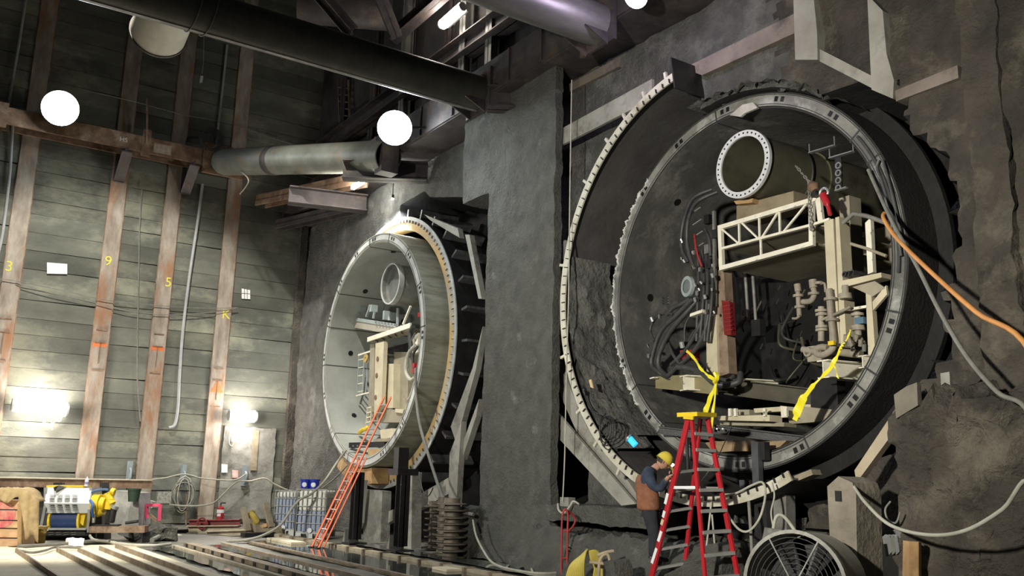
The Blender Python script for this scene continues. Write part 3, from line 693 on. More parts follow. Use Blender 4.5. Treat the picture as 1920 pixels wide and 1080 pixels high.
# columns
def col(name, pts, y, dep, m, lab, cat='steel column', group='gantry columns in the right tunnel'):
    return tag(MB().plate([vpt(a, b, y) for a, b in pts], (0, 1, 0), dep).build(name, m), lab, cat, group)
t = thing('gantry_column', 'cream H shaped gantry column right of the truss frame', 'steel column', vpt(1565, 700), 'gantry columns in the right tunnel')
MB().plate([vpt(1545, 414), vpt(1562, 410), vpt(1575, 650), vpt(1556, 650)], (0, 1, 0), .04).build('front_flange', cream, t)
MB().plate([vpt(1566, 408), vpt(1573, 406), vpt(1587, 640), vpt(1576, 650)], (0, 1, 0), .25).build('side_flange', cream, t)
MB().plate([vpt(1556, 411, 11.5), vpt(1560, 411, 11.5), vpt(1576, 650, 11.5), vpt(1570, 650, 11.5)], (0, 1, 0), .25).build('web', cream, t)
col('gantry_column', [(1573, 372), (1592, 366), (1600, 545), (1580, 520)], 12.1, .3, tanm, 'grey tan column behind the cream H column in the right tunnel')
col('gantry_column', [(1336, 480), (1356, 490), (1362, 600), (1367, 700), (1348, 706), (1343, 600)], 11.6, .2, mat('rusty_cream', (.36, .28, .20), (.20, .13, .09), .6, scale=2.5, c3=(.12, .06, .04), s3=2, t3=.6), 'rust streaked column left of the dark gantry bay in the right tunnel')
col('gantry_column', [(1324, 598), (1343, 590), (1346, 705), (1325, 696)], 11.55, .12, cream, 'short cream column beside the hydraulic hoses')
# manifold of red push buttons on that column
t = thing('red_terminal_strip', 'dark red finned strip on the rust streaked column', 'terminal strip', vpt(1358, 630, 11.5))
MB().plate([vpt(1353, 563, 11.5), vpt(1368, 566, 11.5), vpt(1371, 628, 11.5), vpt(1358, 628, 11.5)], (0, 1, 0), .12).build('strip_body', mat('red_dull', (.22, .02, .02), (.15, .015, .015), .5), t)
for k in range(8):
    a = lerp(vpt(1355, 568, 11.48), vpt(1360, 625, 11.48), k/7.6); MB().box(a, a+Vector((.16, .02, .015))).build('fin', redd, t)
# rail and guard on the right
def rail(name, pts, w_, y, lab, m=cream, cat='handrail', group='handrails and brackets at the right of the gantry'):
    b = MB(); b.tube([vpt(a, q, y) for a, q in pts], w_, 10, smooth=False); return tag(b.build(name, m, smooth=True), lab, cat, group)
rail('bent_handrail', [(1581, 418), (1600, 401), (1625, 405), (1662, 418)], .035, GY, 'bent pale tube handrail at the top right of the gantry', steelm)
plank('guard_post', [(1622, 418), (1632, 408), (1637, 510), (1627, 514)], GY, .08, creamw, 'white guard post under the bent handrail', 'guard post', 'handrails and brackets at the right of the gantry')
rail('guard_rail', [(1595, 457), (1625, 466), (1662, 480)], .025, GY, 'thin middle guard rail crossing the white guard post', tanm)
plank('wall_bracket', [(1574, 527), (1652, 511), (1653, 520), (1576, 540)], GY-.05, .25, cream, 'cream bracket arm sticking out above the valve cluster', 'bracket', 'handrails and brackets at the right of the gantry')
plank('corner_gusset', [(1598, 538), (1640, 527), (1660, 540), (1636, 556)], GY, .05, tanm, 'tan triangular plate under the cream bracket arm', 'bracket', 'handrails and brackets at the right of the gantry')
plank('guard_post', [(1623, 545), (1633, 545), (1641, 660), (1628, 668)], GY, .1, cream, 'lower cream post right of the valve cluster', 'guard post', 'handrails and brackets at the right of the gantry')
plank('wall_bracket', [(1594, 577), (1624, 572), (1624, 577), (1595, 582)], GY, .1, creamw, 'small white bracket bar left of the lower cream post', 'bracket', 'handrails and brackets at the right of the gantry')
plank('bracket_brace', [(1636, 566), (1661, 535), (1663, 552), (1637, 582)], GY, .05, cream, 'cream diagonal brace from the lower post to the lining', 'bracket', 'handrails and brackets at the right of the gantry')
# three pipe ends
t = thing('pipe_bundle', 'three small pipe ends side by side above the cream bracket arm', 'pipe bundle', vpt(1590, 515))
for k, (a, b) in enumerate(((1582, 514), (1589, 513), (1597, 511))):
    q = vpt(a, b, 11.3); MB().lathe(q, (.35, 1, -.1), [(.028, 0), (.045, 0), (.045, 1.5), (.028, 1.5)], 14, close=True).build('pipe', dsteel, t, True)
# hook, chain hoist
t = thing('chain_sling', 'rusty lifting chain hanging from the duct to the truss frame', 'chain', vpt(1518, 340))
pts = spl([vpt(*q, 11.35) for q in ((1494, 313), (1512, 335), (1521, 345))]); pts2 = spl([vpt(*q, 11.35) for q in ((1517, 345), (1518, 390), (1521, 432))])
k = 0
for seq in (pts, pts2):
    L = sum((b-a).length for a, b in zip(seq[:-1], seq[1:])); n_ = int(L/.055); 
    for i in range(n_):
        f = i/n_*(len(seq)-1); j = int(f); p_ = lerp(seq[j], seq[min(j+1, len(seq)-1)], f-j); d = (seq[min(j+1, len(seq)-1)]-seq[j]).normalized() if j+1 < len(seq) else d
        sd = Vector((1, 0, 0)) if k % 2 else Vector((0, 1, 0)); k += 1
        MB().tube([p_+d*.04*cos(a)+sd*.022*sin(a) for a in [i*pi/4 for i in range(9)]], .009, 5, False, False).build('chain_link', steelm, t)
t = thing('chain_hoist', 'small rusty brass chain hoist above the white truss frame', 'hoist', vpt(1525, 352))
MB().tube([vpt(1520, 343, 11.35), vpt(1525, 350, 11.35), vpt(1529, 358, 11.35)], [.05, .10, .06, .05], 10, True, False).build('hoist_body', rust, t, True)
MB().cyl(vpt(1528, 360, 11.35), vpt(1531, 368, 11.35), .045, 12).build('plug', dsteel, t)
t = thing('lifting_hook', 'red lifting hook with a pale eye beside the chain hoist', 'hook', vpt(1548, 370))
MB().tube([vpt(*q, 11.35) for q in ((1543, 364), (1552, 385), (1557, 404))], [.06]*7+[.035]*7+[.02], 10).build('hook_arm', redp, t, True)
MB().tube([vpt(1545, 362, 11.35)+Vector((.075*cos(a), 0, .075*sin(a))) for a in [i*pi/6 for i in range(-1, 8)]], .022, 8, smooth=False).build('eye', galv, t, True)
# overhead cable trays and lifting rack seen against the dark crown
for pts, lab in (([(1518, 287), (1565, 273)], 'small pale hanging channel near the crown of the right tunnel, left one'), ([(1556, 297), (1600, 284)], 'small pale hanging channel near the crown of the right tunnel, above the ring rack')):
    a, b = vpt(*pts[0], 12.0), vpt(*pts[1], 12.0); tt = thing('hanging_channel', lab, 'channel', a, 'hanging channels at the tunnel crown')
    MB().bar(a, b, .08, .02, (0, 1, 0)).build('channel', galv, tt)
    for q in (a, b): MB().bar(q, q+Vector((0, 0, .16)), .015, .015, (0, 1, 0)).build('hanger_rod', galv, tt)
tt = thing('ring_rack', 'dark upright rack with a column of small rings near the crown of the right tunnel', 'rack', vpt(1570, 350, 11.9))
for k in range(4):
    q = vpt(1571, 310+k*14, 11.9); MB().lathe(q, (0, 1, 0), [(.035, 0), (.055, 0), (.055, .03), (.035, .03)], 16, close=True).build('ring', galv, tt, True)
MB().plate([vpt(1565, 296, 11.95), vpt(1577, 294, 11.95), vpt(1578, 356, 11.95), vpt(1566, 358, 11.95)], (0, 1, 0), .03).build('rack_plate', dsteel, tt)
MB().bar(vpt(1567, 358, 11.85), vpt(1588, 351, 11.85), .06, .02, (0, 1, 0)).build('tray', galv, tt)
# lower cross beams: I ends
t = thing('cross_beam', 'cream I beam end carrying the hoses at the left of the gantry floor', 'steel beam', vpt(1388, 725), 'cream floor beams of the gantry')
a = vpt(1276, 722, 11.3); b_ = Vector((a.x-.0, a.y, a.z))
a0 = vpt(1228, 722, 11.3); a1 = vpt(1380, 724, 11.75)
MB().ibeam(vpt(1281, 718, 11.2), vpt(1281, 718, 11.2)+Vector((.55, 1.8, 0)), .26, .26, (1, -.2, 0), .02).build('i_end', creamw, t)
MB().plate([vpt(1229, 706, 11.4), vpt(1280, 703, 11.4), vpt(1338, 708, 11.4), vpt(1340, 740, 11.4), vpt(1280, 733, 11.4), vpt(1229, 728, 11.4)], (0, 1, 0), .08).build('web_plate', mat('olive_beam', (.30, .26, .14), (.20, .17, .09), .5, scale=2), t)
MB().bar(vpt(1222, 710, 11.3), vpt(1230, 708, 11.3), .1, .02, (0, 1, 0)).build('flange_tip', creamw, t)
t = thing('cross_beam', 'long cream cross beam running right under the dark bay, behind the caution tape', 'steel beam', vpt(1440, 730), 'cream floor beams of the gantry')
MB().ibeam(vpt(1345, 722, 11.9), vpt(1580, 752, 12.2), .25, .28, (0, 1, 0), .02).build('beam', mat('cream_in_shade', (.10, .09, .065), (.06, .055, .04), .6), t)  # cream darkened in its colour for the shade under the bay
t = thing('cross_beam', 'white edged I beam end under the valve cluster at the right of the gantry', 'steel beam', vpt(1545, 695), 'cream floor beams of the gantry')
q = vpt(1543, 692, 11.3); MB().ibeam(q, q+Vector((.3, 1.5, 0)), .24, .27, (1, -.2, 0), .018).build('i_end', creamw, t)
t = thing('cross_beam', 'small white I beam end next to the right side of the lining', 'steel beam', vpt(1620, 677), 'cream floor beams of the gantry')
q = vpt(1617, 678, 11.3); MB().ibeam(q, q+Vector((.3, 1.5, 0)), .16, .18, (1, -.2, 0), .014).build('i_end', creamw, t)
plank('shade_plate', [(1568, 700), (1572, 770), (1520, 778), (1520, 720)], 11.9, .2, dsteel, 'dark plate standing for the shade under the right I beam end', 'steel plate')  # plate coloured dark to stand in for shade under the beam
# dark machinery bay behind
t = thing('backup_unit', 'dark machinery bay filling the middle of the right gantry', 'machinery', vpt(1450, 640, 13))
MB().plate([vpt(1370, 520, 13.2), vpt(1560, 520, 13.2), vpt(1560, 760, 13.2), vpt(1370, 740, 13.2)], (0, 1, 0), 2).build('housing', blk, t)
for k in range(16):
    a = vpt(random.uniform(1385, 1520), random.uniform(560, 720), 12.9); b = a+Vector((random.uniform(-.5, .5), random.uniform(-.1, .2), random.uniform(-.6, .3)))
    MB().tube([a, lerp(a, b, .5)+Vector((0, -.2, -.15)), b], random.uniform(.012, .04), 8).build('pipework', random.choice((dsteel, hose, dsteel, ductd)), t, True)
for px in (1397, 1411): MB().cyl(vpt(px, 510, 12.4), vpt(px+6, 600, 12.4), .03, 10).build('standpipe', steelm, t, True)
q = vpt(1408, 600, 12.4); MB().box(q, q+Vector((.2, .15, -.3))).build('junction_box', dsteel, t)
for px, py in ((1455, 570), (1458, 545), (1497, 560), (1425, 655), (1500, 630)):
    q = vpt(px, py, 12.6); MB().cyl(q, q+Vector((.02, .05, .1)), .012, 8).build('bright_fitting', chrome, t)
# hydraulic hose cluster on the left
t = thing('hydraulic_manifold', 'cluster of valves and black hydraulic hoses at the left of the right gantry', 'hydraulic manifold', vpt(1290, 620))
def hz(pts, r, m=hose, y=None, nm='hose'):
    MB().tube([vpt(a, b, (y or 11.35)+(c if c else 0)) for a, b, c in [(*q, 0) if len(q) == 2 else q for q in pts]], r, 10).build(nm, m, t, True)
hz([(1335, 355, .4), (1300, 372, .2), (1283, 410), (1277, 450), (1280, 472), (1290, 492)], .035)
hz([(1345, 360, .4), (1308, 378, .2), (1291, 410), (1288, 450), (1292, 475), (1300, 500)], .035)
hz([(1302, 440, .1), (1306, 470), (1316, 500)], .02, redd)
hz([(1300, 560), (1270, 590), (1240, 620), (1225, 660), (1222, 685), (1238, 700), (1262, 712, .1)], .045)
hz([(1310, 560, .1), (1282, 592), (1255, 625), (1236, 665), (1236, 690), (1252, 706)], .045)
hz([(1330, 570), (1322, 620), (1300, 660), (1268, 690), (1250, 706)], .038)
hz([(1318, 560, .1), (1316, 600), (1296, 640), (1278, 665), (1258, 684)], .036)
hz([(1270, 688, -.1), (1290, 690, -.1), (1315, 698, -.1), (1340, 718, -.1), (1362, 722), (1385, 715, .1), (1388, 700, .2)], .055)
hz([(1335, 705, .1), (1362, 713, .1), (1376, 705, .2)], .035)
hz([(1227, 640, -.05), (1219, 620), (1228, 598), (1247, 587), (1262, 590)], .028)
hz([(1250, 590), (1262, 578), (1278, 570), (1295, 560)], .04)
hz([(1284, 645), (1284, 615), (1293, 595), (1312, 590)], .018)
hz([(1290, 640), (1302, 620), (1316, 614)], .015)
for x0_, dx in ((1316, 4), (1324, 3), (1331, 5), (1308, 2)): hz([(x0_, 470, .2), (x0_+dx, 520, .1), (x0_+dx-2, 570), (x0_-dx, 640)], .028)
hz([(1252, 640, .1), (1262, 665), (1280, 690)], .03); hz([(1322, 430, .2), (1330, 450, .1), (1332, 480, .1)], .03)
for px, py, r_ in ((1280, 455, .03), (1301, 477, .03), (1278, 487, .02), (1284, 492, .025), (1302, 504, .028), (1312, 508, .025), (1304, 537, .028), (1307, 553, .03), (1312, 545, .02), (1323, 560, .03), (1216, 651, .025), (1216, 670, .025), (1224, 603, .035), (1237, 596, .03), (1280, 652, .045), (1325, 588, .03), (1340, 588, .02), (1304, 565, .028), (1316, 532, .022), (1336, 500, .02), (1337, 520, .03), (1335, 545, .02)):
    q = vpt(px, py, 11.28); d = Vector((random.uniform(-.3, .3), -.3, random.uniform(.4, 1))).normalized(); MB().cyl(q, q+d*r_*2.4, r_, 10).build('fitting', random.choice((chrome, galv, galv)), t, True)
for k in range(7):
    px, py = random.uniform(1318, 1336), 420+k*28; q = vpt(px, py, 11.45); MB().box(q, q+Vector((.12, .12, .16))).build('valve_block', random.choice((dsteel, blk, steelm)), t)
for k in range(4):
    q = vpt(1297+k*2, 400+k*22, 11.5); MB().bar(q, q+Vector((.22, 0, .06)), .02, .02).build('bracket_rod', galv, t)
MB().bar(vpt(1339, 396, 11.5), vpt(1341, 575, 11.5), .05, .05, (0, 1, 0)).build('mounting_bar', steelm, t)
MB().plate([vpt(1294, 588, 11.25), vpt(1317, 580, 11.25), vpt(1316, 586, 11.25), vpt(1293, 594, 11.25)], (0, 1, 0), .15).build('name_plate', creamw, t)
for k in range(2): MB().box(vpt(1275+k*12, 657, 11.4), vpt(1285+k*12, 673, 11.4)+Vector((0, .2, 0))).build('red_valve', redd, t)
for x_ in (1245, 1253):
    for k in range(3):
        q = vpt(x_, 559+k*5, 11.3); MB().cyl(q, q+Vector((0, -.03, 0)), .018, 8).build('indicator', chrome, t)
# round grey speaker like dial
q = vpt(1287, 537, 11.5); tt = thing('round_gauge', 'round pale grey dial cover behind the hydraulic hoses', 'gauge', q)
R_ = .19; MB().lathe(q, (-.25, -1, 0), [(R_*.66, 0), (R_, 0), (R_, -.06), (0.001, -.08)], 32).build('bezel', stl_blue, tt, True)
MB().lathe(q, (-.25, -1, 0), [(.001, -.015), (R_*.68, -.015)], 32).build('face', mat('gauge_face', (.20, .23, .23)), tt)
# valve cluster on the right
t = thing('valve_cluster', 'cluster of muddy pipes, flanges and valves at the right of the gantry', 'valve cluster', vpt(1560, 640))
pm = mat('muddy_pipe', (.36, .32, .25), (.22, .19, .15), .6, scale=4, bump=.1)
def vpipe(pts, r, flg=(), y=11.35):
    MB().tube([vpt(a, b, y) for a, b in pts], r, 12, True, len(pts) > 2).build('pipe', pm, t, True)
    for a, b in flg:
        q = vpt(a, b, y); MB().lathe(q+Vector((0, 0, -.02)), (0, 0, 1), [(.0, 0), (r+.045, 0), (r+.045, .04), (0, .04)], 18).build('pipe_flange', pm, t, True)
vpipe([(1496, 545), (1499, 595)], .04, ((1497, 555), (1500, 576)), 11.5)
vpipe([(1495, 533), (1497, 547)], .055, (), 11.5)
vpipe([(1500, 592), (1493, 597), (1486, 597)], .02, (), 11.45)
vpipe([(1524, 525), (1526, 540)], .065, (), 11.5); vpipe([(1525, 540), (1527, 552), (1520, 564), (1505, 566)], .045, ((1526, 551),), 11.5)
vpipe([(1539, 532), (1546, 532), (1548, 548)], .02, ((1536, 531),), 11.45)
vpipe([(1540, 575), (1540, 640)], .05, ((1540, 583), (1541, 590), (1541, 613), (1541, 619)), 11.45)
vpipe([(1554, 542), (1556, 558)], .055, ()); vpipe([(1555, 555), (1559, 600), (1563, 640), (1560, 655), (1545, 665), (1533, 664), (1530, 656), (1540, 651), (1552, 652)], .05, ((1557, 561), (1560, 600)))
vpipe([(1574, 560), (1574, 610), (1566, 640)], .055, ((1574, 575), (1574, 584), (1574, 600)), 11.6)
vpipe([(1585, 535), (1586, 556)], .05, ((1585, 553), (1586, 558)), 11.4)
vpipe([(1607, 585), (1610, 630), (1618, 645)], .05, ((1608, 590), (1609, 613), (1610, 617)), 11.45)
vpipe([(1535, 655), (1590, 662), (1615, 664)], .06, (), 11.6); vpipe([(1590, 630), (1600, 655)], .03, ())
vpipe([(1540, 600), (1575, 585), (1595, 575)], .022, ()); vpipe([(1505, 655), (1530, 660)], .05, ())
MB().box(vpt(1602, 596, 11.4), vpt(1619, 606, 11.4)+Vector((0, .12, 0))).build('blue_valve', mat('steel_blue', (.10, .19, .28)), t)
MB().lathe(vpt(1513, 660, 11.3), (0, 1, 0), [(.045, 0), (.07, 0), (.07, .25), (.045, .25)], 18, close=True).build('open_pipe_end', pm, t, True)
MB().box(vpt(1513, 650, 11.35), vpt(1540, 676, 11.35)+Vector((0, .25, 0))).build('valve_body', pm, t)
for k in range(6):
    q = vpt(1585+k*7, 640+(k % 3)*9, 11.4); MB().cyl(q, q+Vector((.03, -.03, .09)), .03, 8).build('small_valve', random.choice((pm, steelm)), t, True)
# muddy floor frames at the bottom of the tunnel
t = thing('gantry_floor_frame', 'muddy cream steel frame lying on the tunnel floor under the tape end', 'steel frame', vpt(1450, 785))
for pts, y, mm in (([(1345, 780), (1443, 778), (1443, 790), (1346, 788)], 11.5, cream), ([(1362, 768), (1405, 768), (1405, 778), (1362, 778)], 11.8, tanm), ([(1413, 766), (1470, 762), (1470, 771), (1415, 774)], 11.7, cream), ([(1463, 761), (1475, 762), (1478, 782), (1465, 783)], 11.6, creamw), ([(1475, 765), (1505, 762), (1560, 768), (1545, 790), (1480, 795)], 11.9, tanm), ([(1350, 788), (1470, 792), (1470, 800), (1350, 797)], 11.7, tanm), ([(1505, 758), (1570, 760), (1566, 768), (1506, 766)], 12, cream)):
    MB().plate([vpt(a, b, y) for a, b in pts], (0, 1, 0), .3).build('frame_plate', mm, t)
for px in (1365, 1375, 1430, 1470): MB().box(vpt(px, 766, 11.45), vpt(px+5, 780, 11.45)+Vector((0, .05, 0))).build('upright_tab', creamw, t)
# timber packing under it
t = thing('timber_packing', 'orange brown timber packing on the invert of the right lining', 'timber packing', vpt(1390, 840))
for pts in ([(1340, 828), (1374, 826), (1372, 846), (1346, 848)], [(1374, 828), (1405, 826), (1404, 846), (1373, 846)], [(1432, 828), (1475, 826), (1462, 838), (1434, 845)], [(1322, 830), (1343, 827), (1343, 845), (1335, 846)]):
    MB().plate([vpt(a, b, 11.4) for a, b in pts], (0, 1, 0), .35).build('timber_block', mat('muddy_timber', (.40, .28, .16), (.24, .17, .10), .8, scale=3) if 'muddy_timber' not in MATS else MATS['muddy_timber'], t)
# black channel beams over the opening
t = thing('black_beam', 'black steel channel with bolt holes lying over the left lower edge of the right lining', 'steel beam', vpt(1240, 805, 11.0), 'black beams in the right opening')
a, b = vpt(1236, 806, 10.95), vpt(1335, 818, 11.45); MB().ibeam(a, b, .16, .13, (0, 1, 0), .02).build('channel', dsteel, t)
t = thing('black_beam', 'long black steel channel crossing the right opening below the muddy frame', 'steel beam', vpt(1340, 805, 11.2), 'black beams in the right opening')
a, b = vpt(1336, 804, 11.05), vpt(1530, 828, 11.75); MB().ibeam(a, b, .16, .14, (0, 1, 0), .02).build('channel', dsteel, t)
for px in (1344, 1355): MB().cyl(vpt(px, 804, 11.0), vpt(px, 804, 10.98), .016, 8).build('bolt', galv, t)
t = thing('steel_prop', 'dark blue grey steel prop standing in front of the right lining under the black channel', 'steel post', vpt(1415, 905, 11.0))
pb = mat('prop_blue_grey', (.12, .125, .14), (.07, .072, .08), .5, .3, scale=3)
MB().plate([vpt(1408, 828, 11.05), vpt(1421, 828, 11.05), vpt(1423, 905, 11.05), vpt(1411, 907, 11.05)], (0, 1, 0), .1).build('prop_face', pb, t)
MB().plate([vpt(1421, 828, 11.0), vpt(1433, 828, 11.0), vpt(1434, 862, 11.0), vpt(1423, 862, 11.0)], (0, 1, 0), .12).build('prop_side', dsteel, t)
MB().plate([vpt(1386, 900, 11.0), vpt(1396, 900, 11.0), vpt(1396, 916, 11.0), vpt(1387, 916, 11.0)], (0, 1, 0), .1).build('foot', pb, t)
MB().cyl(vpt(1288, 820, 11.0), vpt(1290, 880, 11.0), .03, 8).build('tie_rod', dsteel, t)
# loose bits round the right lining
tag(MB().plate([vpt(1487, 893, 10.5), vpt(1520, 880, 10.5), vpt(1524, 890, 10.5), vpt(1490, 904, 10.5)], (0, 1, 0), .2).build('timber_block', woodg), 'short grey timber block beside the lower end of the notched ring', 'timber')
b = MB().plate([vpt(1368, 216, 11.1), vpt(1392, 196, 11.1), vpt(1412, 192, 11.1), vpt(1420, 202, 11.1), vpt(1396, 212, 11.1), vpt(1388, 219, 11.1)], (0, 1, 0), .05); tag(b.build('torn_sheet', mat('torn_foil', (.55, .53, .48), (.35, .33, .3), .4, bump=.6)), 'crumpled pale plastic sheet caught on the crown of the right lining', 'plastic sheet')
tag(MB().ring(C2, 2.96, 3.10, Y2-.05, Y2-.013, 82, 90, 8).build('clean_plate', white), 'small clean plate on the crown of the right lining', 'plate') if 0 else None
for pts, lab in (([(1648, 300), (1645, 315), (1655, 345), (1680, 430), (1690, 480)], 'black cable taped down the upper right face of the right lining'), ([(1655, 300), (1672, 360), (1690, 440)], 'second black cable beside it on the upper right face of the right lining')):
    tag(MB().tube([vpt(a, b, Y2-.07) for a, b in pts], .022, 8).build('black_cable', hose, smooth=True), lab, 'cable', 'cables on the right lining')
b = MB(); b.ring(C2, 2.99, 3.03, Y2-.06, Y2-.02, -8, 35, 40); tag(b.build('edge_cable', hose), 'dark cable following the right side face of the right lining', 'cable', 'cables on the right lining')
# ================================================================ gantry in the left tunnel
def q1(px, py, y=10.9): return P(px, py, Y=y)
a = q1(733, 532, 10.75); R_ = .55
t = thing('ventilation_duct', 'pale grey ventilation duct in the left tunnel, its end capped', 'duct', a)
MB().lathe(a, (0, 1, 0), [(R_*.97, 0), (R_, 0), (R_, 8), (R_*.97, 8)], 48, close=True).build('duct_shell', ductm, t, True)
MB().lathe(a, (0, 1, 0), [(R_*.97, -.03), (R_*1.04, -.03), (R_*1.04, .12), (R_*.97, .12)], 48, close=True).build('flange', facem, t, True)
MB().cyl(a+Vector((0, .2, 0)), a+Vector((0, .25, 0)), R_*.97, 40).build('cap', mat('cap_grey', (.16, .17, .165), (.12, .13, .12)), t)
t = thing('tray_platform', 'grey green tray platform with fittings below the duct in the left tunnel', 'platform', q1(690, 600, 11.6))
y = 11.0
MB().plate([q1(627, 607, y), q1(660, 598, y), q1(745, 612, y), q1(745, 618, y), q1(708, 622, y), q1(640, 610, y)], (0, 1, 0), 1.2).build('tray_underside', mat('tray_tan', (.46, .43, .36), (.38, .36, .30)), t)
MB().bar(q1(650, 596, y), q1(745, 611, y), .05, .10, (0, 1, 0)).build('tray_edge', stl_blue, t)
for pts in (((660, 592), (661, 575)), ((661, 575), (672, 588)), ((687, 594), (694, 572)), ((700, 597), (702, 585)), ((745, 612), (746, 578))): MB().bar(q1(*pts[0], y), q1(*pts[1], y), .05, .05, (0, 1, 0)).build('tray_upright', stl_blue, t)
for px, py, w_, h_ in ((672, 575, .13, .16), (693, 572, .13, .2), (718, 583, .10, .25), (728, 586, .10, .22)): 
    q = q1(px, py, y); MB().box(q, q+Vector((w_, .2, -h_))).build('fitting_box', stl_blue, t)
for k in range(9): q = q1(705+k*6, 604+k*.9, y-.06); MB().cyl(q, q+Vector((0, -.03, 0)), .03, 8).build('bolt_head', galv, t)
tag(MB().bar(q1(756, 608), q1(770, 574), .05, .05, (0, 1, 0)).build('diagonal_stay', creamw), 'thin pale diagonal stay above the cream arm in the left tunnel', 'steel bar')
t = thing('gantry', 'cream gantry frame with a slanting top arm in the left tunnel', 'gantry', q1(705, 820))
MB().bar(q1(690, 637), q1(770, 610), .05, .13, (0, 1, 0)).build('top_arm', creamw, t)
MB().plate([q1(690, 640), q1(700, 644, 11.4), q1(773, 626, 11.4), q1(770, 615)], (0, 0, 1), .03).build('arm_underside', cream, t)
for k in range(5): MB().bar(q1(703+k*12, 637-k*3.6), q1(709+k*12, 641-k*3.6, 11.3), .02, .03).build('grating_bar', steelm, t)
MB().plate([q1(704, 644), q1(720, 640), q1(715, 760), q1(701, 782)], (0, 1, 0), .12).build('column', cream, t)
for px, py in ((708, 673), (706, 704), (704, 745)): q = q1(px, py, 10.89); MB().cyl(q, q+Vector((0, -.006, 0)), .07, 14).build('rust_spot', mat('spot_brown', (.22, .13, .09)) if 'spot_brown' not in MATS else MATS['spot_brown'], t)
MB().plate([q1(694, 645, 11), q1(702, 645, 11), q1(700, 790, 11), q1(690, 790, 11)], (0, 1, 0), .06).build('rear_column', tanm, t)
MB().plate([q1(773, 632), q1(784, 624), q1(783, 660), q1(773, 665)], (0, 1, 0), .1).build('right_column', creamw, t)
t = thing('control_cabinet', 'tan control cabinet behind the cream column in the left tunnel', 'cabinet', q1(745, 760, 11.2))
MB().plate([q1(723, 682, 11.1), q1(738, 682, 11.1), q1(737, 765, 11.1), q1(720, 765, 11.1)], (0, 1, 0), .5).build('side_box', cream, t)
MB().plate([q1(738, 660, 11.3), q1(766, 660, 11.3), q1(764, 768, 11.3), q1(737, 768, 11.3)], (0, 1, 0), .5).build('cabinet_body', tanm, t)
MB().plate([q1(700, 768, 11.1), q1(765, 768, 11.1), q1(752, 792, 11.1), q1(700, 792, 11.1)], (0, 1, 0), .5).build('plinth', tanm, t)
MB().plate([q1(741, 766, 11.05), q1(757, 768, 11.05), q1(755, 775, 11.05), q1(741, 773, 11.05)], (0, 1, 0), .1).build('socket', cream, t)
q = q1(726, 671, 11.05); MB().lathe(q, (0, -1, 0), [(0, 0), (.09, 0), (.09, .02), (0, .02)], 18).build('dark_port', blk, t)
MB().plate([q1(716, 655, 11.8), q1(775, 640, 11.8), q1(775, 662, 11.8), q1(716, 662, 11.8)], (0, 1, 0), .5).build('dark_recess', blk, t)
t = thing('access_ladder', 'grey caged access ladder at the left of the gantry in the left tunnel', 'ladder', q1(680, 740))
for px in ((673, 665, 670, 740), (683, 663, 680, 740), (690, 680, 685, 745)): MB().bar(q1(px[0], px[1], 11.1), q1(px[2], px[3], 11.1), .03, .03, (0, 1, 0)).build('rail', stl_blue, t)
for k in range(5): MB().bar(q1(672.5-k*.4, 675+k*15, 11.1), q1(682.5-k*.4, 673+k*15, 11.1), .025, .025, (0, 1, 0)).build('rung', creamw, t)
MB().bar(q1(672, 666, 11.05), q1(700, 657, 11.05), .03, .05, (0, 1, 0)).build('top_bar', creamw, t); MB().bar(q1(668, 742, 11.05), q1(697, 735, 11.05), .03, .04, (0, 1, 0)).build('lower_bar', creamw, t)
t = thing('access_ladder', 'short cream step ladder below the gantry frame in the left tunnel', 'ladder', q1(691, 790))
for a_, b_2 in (((689, 765), (687, 795)), ((697, 762), (695, 790))): MB().bar(q1(*a_), q1(*b_2), .03, .03, (0, 1, 0)).build('rail', cream, t)
for k in range(4): MB().bar(q1(689-k*.5, 765+k*9), q1(697-k*.5, 763+k*9), .025, .025, (0, 1, 0)).build('rung', creamw, t)
t = thing('wheel_valve', 'ochre handwheel beside the caged ladder in the left tunnel', 'valve', q1(687, 672, 11)); MB().lathe(q1(687, 672, 11), (0, -1, 0), [(.04, 0), (.12, 0), (.12, .04), (.04, .04)], 20, close=True).build('wheel', mat('ochre_paint', (.55, .40, .12)), t); MB().cyl(q1(687, 672, 11), q1(687, 672, 11.1), .04).build('hub', tanm, t)
tag(MB().tube([q1(673, 812), q1(680, 806), q1(688, 804), q1(688, 800)], [.03, .05, .05, .06], 8).build('yellow_cover', yel), 'yellow cloth wrap hanging at the foot of the left gantry', 'cloth')
t = thing('hose_bundle', 'bundle of grey and black hoses at the right side of the left gantry', 'hoses', q1(775, 700))
for pts, r_, mm in (([(779, 648), (768, 660), (762, 680), (762, 700), (770, 712), (778, 708)], .05, hosel), ([(778, 625), (768, 650), (765, 690)], .02, hoseg), ([(783, 650), (774, 668), (776, 700)], .035, hose), ([(785, 690), (772, 735), (765, 750)], .03, hosel), ([(775, 612), (769, 625), (771, 655)], .06, hose)):
    MB().tube([q1(a, b, 10.75) for a, b in pts], r_, 10).build('hose', mm, t, True)
for px, py in ((783, 595), (773, 690), (772, 700)): q = q1(px, py, 10.7); MB().box(q, q+Vector((.1, .1, .12))).build('red_fitting', redp, t)
t = thing('floor_frame', 'pale floor frame and cover on the invert of the left tunnel', 'steel frame', q1(730, 820))
MB().plate([q1(712, 806), q1(735, 803), q1(740, 822), q1(714, 822)], (0, 1, 0), .4).build('frame_box', cream, t); MB().plate([q1(700, 823), q1(745, 820), q1(735, 828), q1(700, 828)], (0, 1, 0), .4).build('lower_plate', tanm, t)
t = thing('black_beam', 'black steel channel lying across the invert of the left tunnel behind the orange ladder', 'steel beam', q1(690, 838)); MB().bar(q1(657, 835, 10.4), q1(724, 833, 11.0), .15, .14).build('channel', dsteel, t)
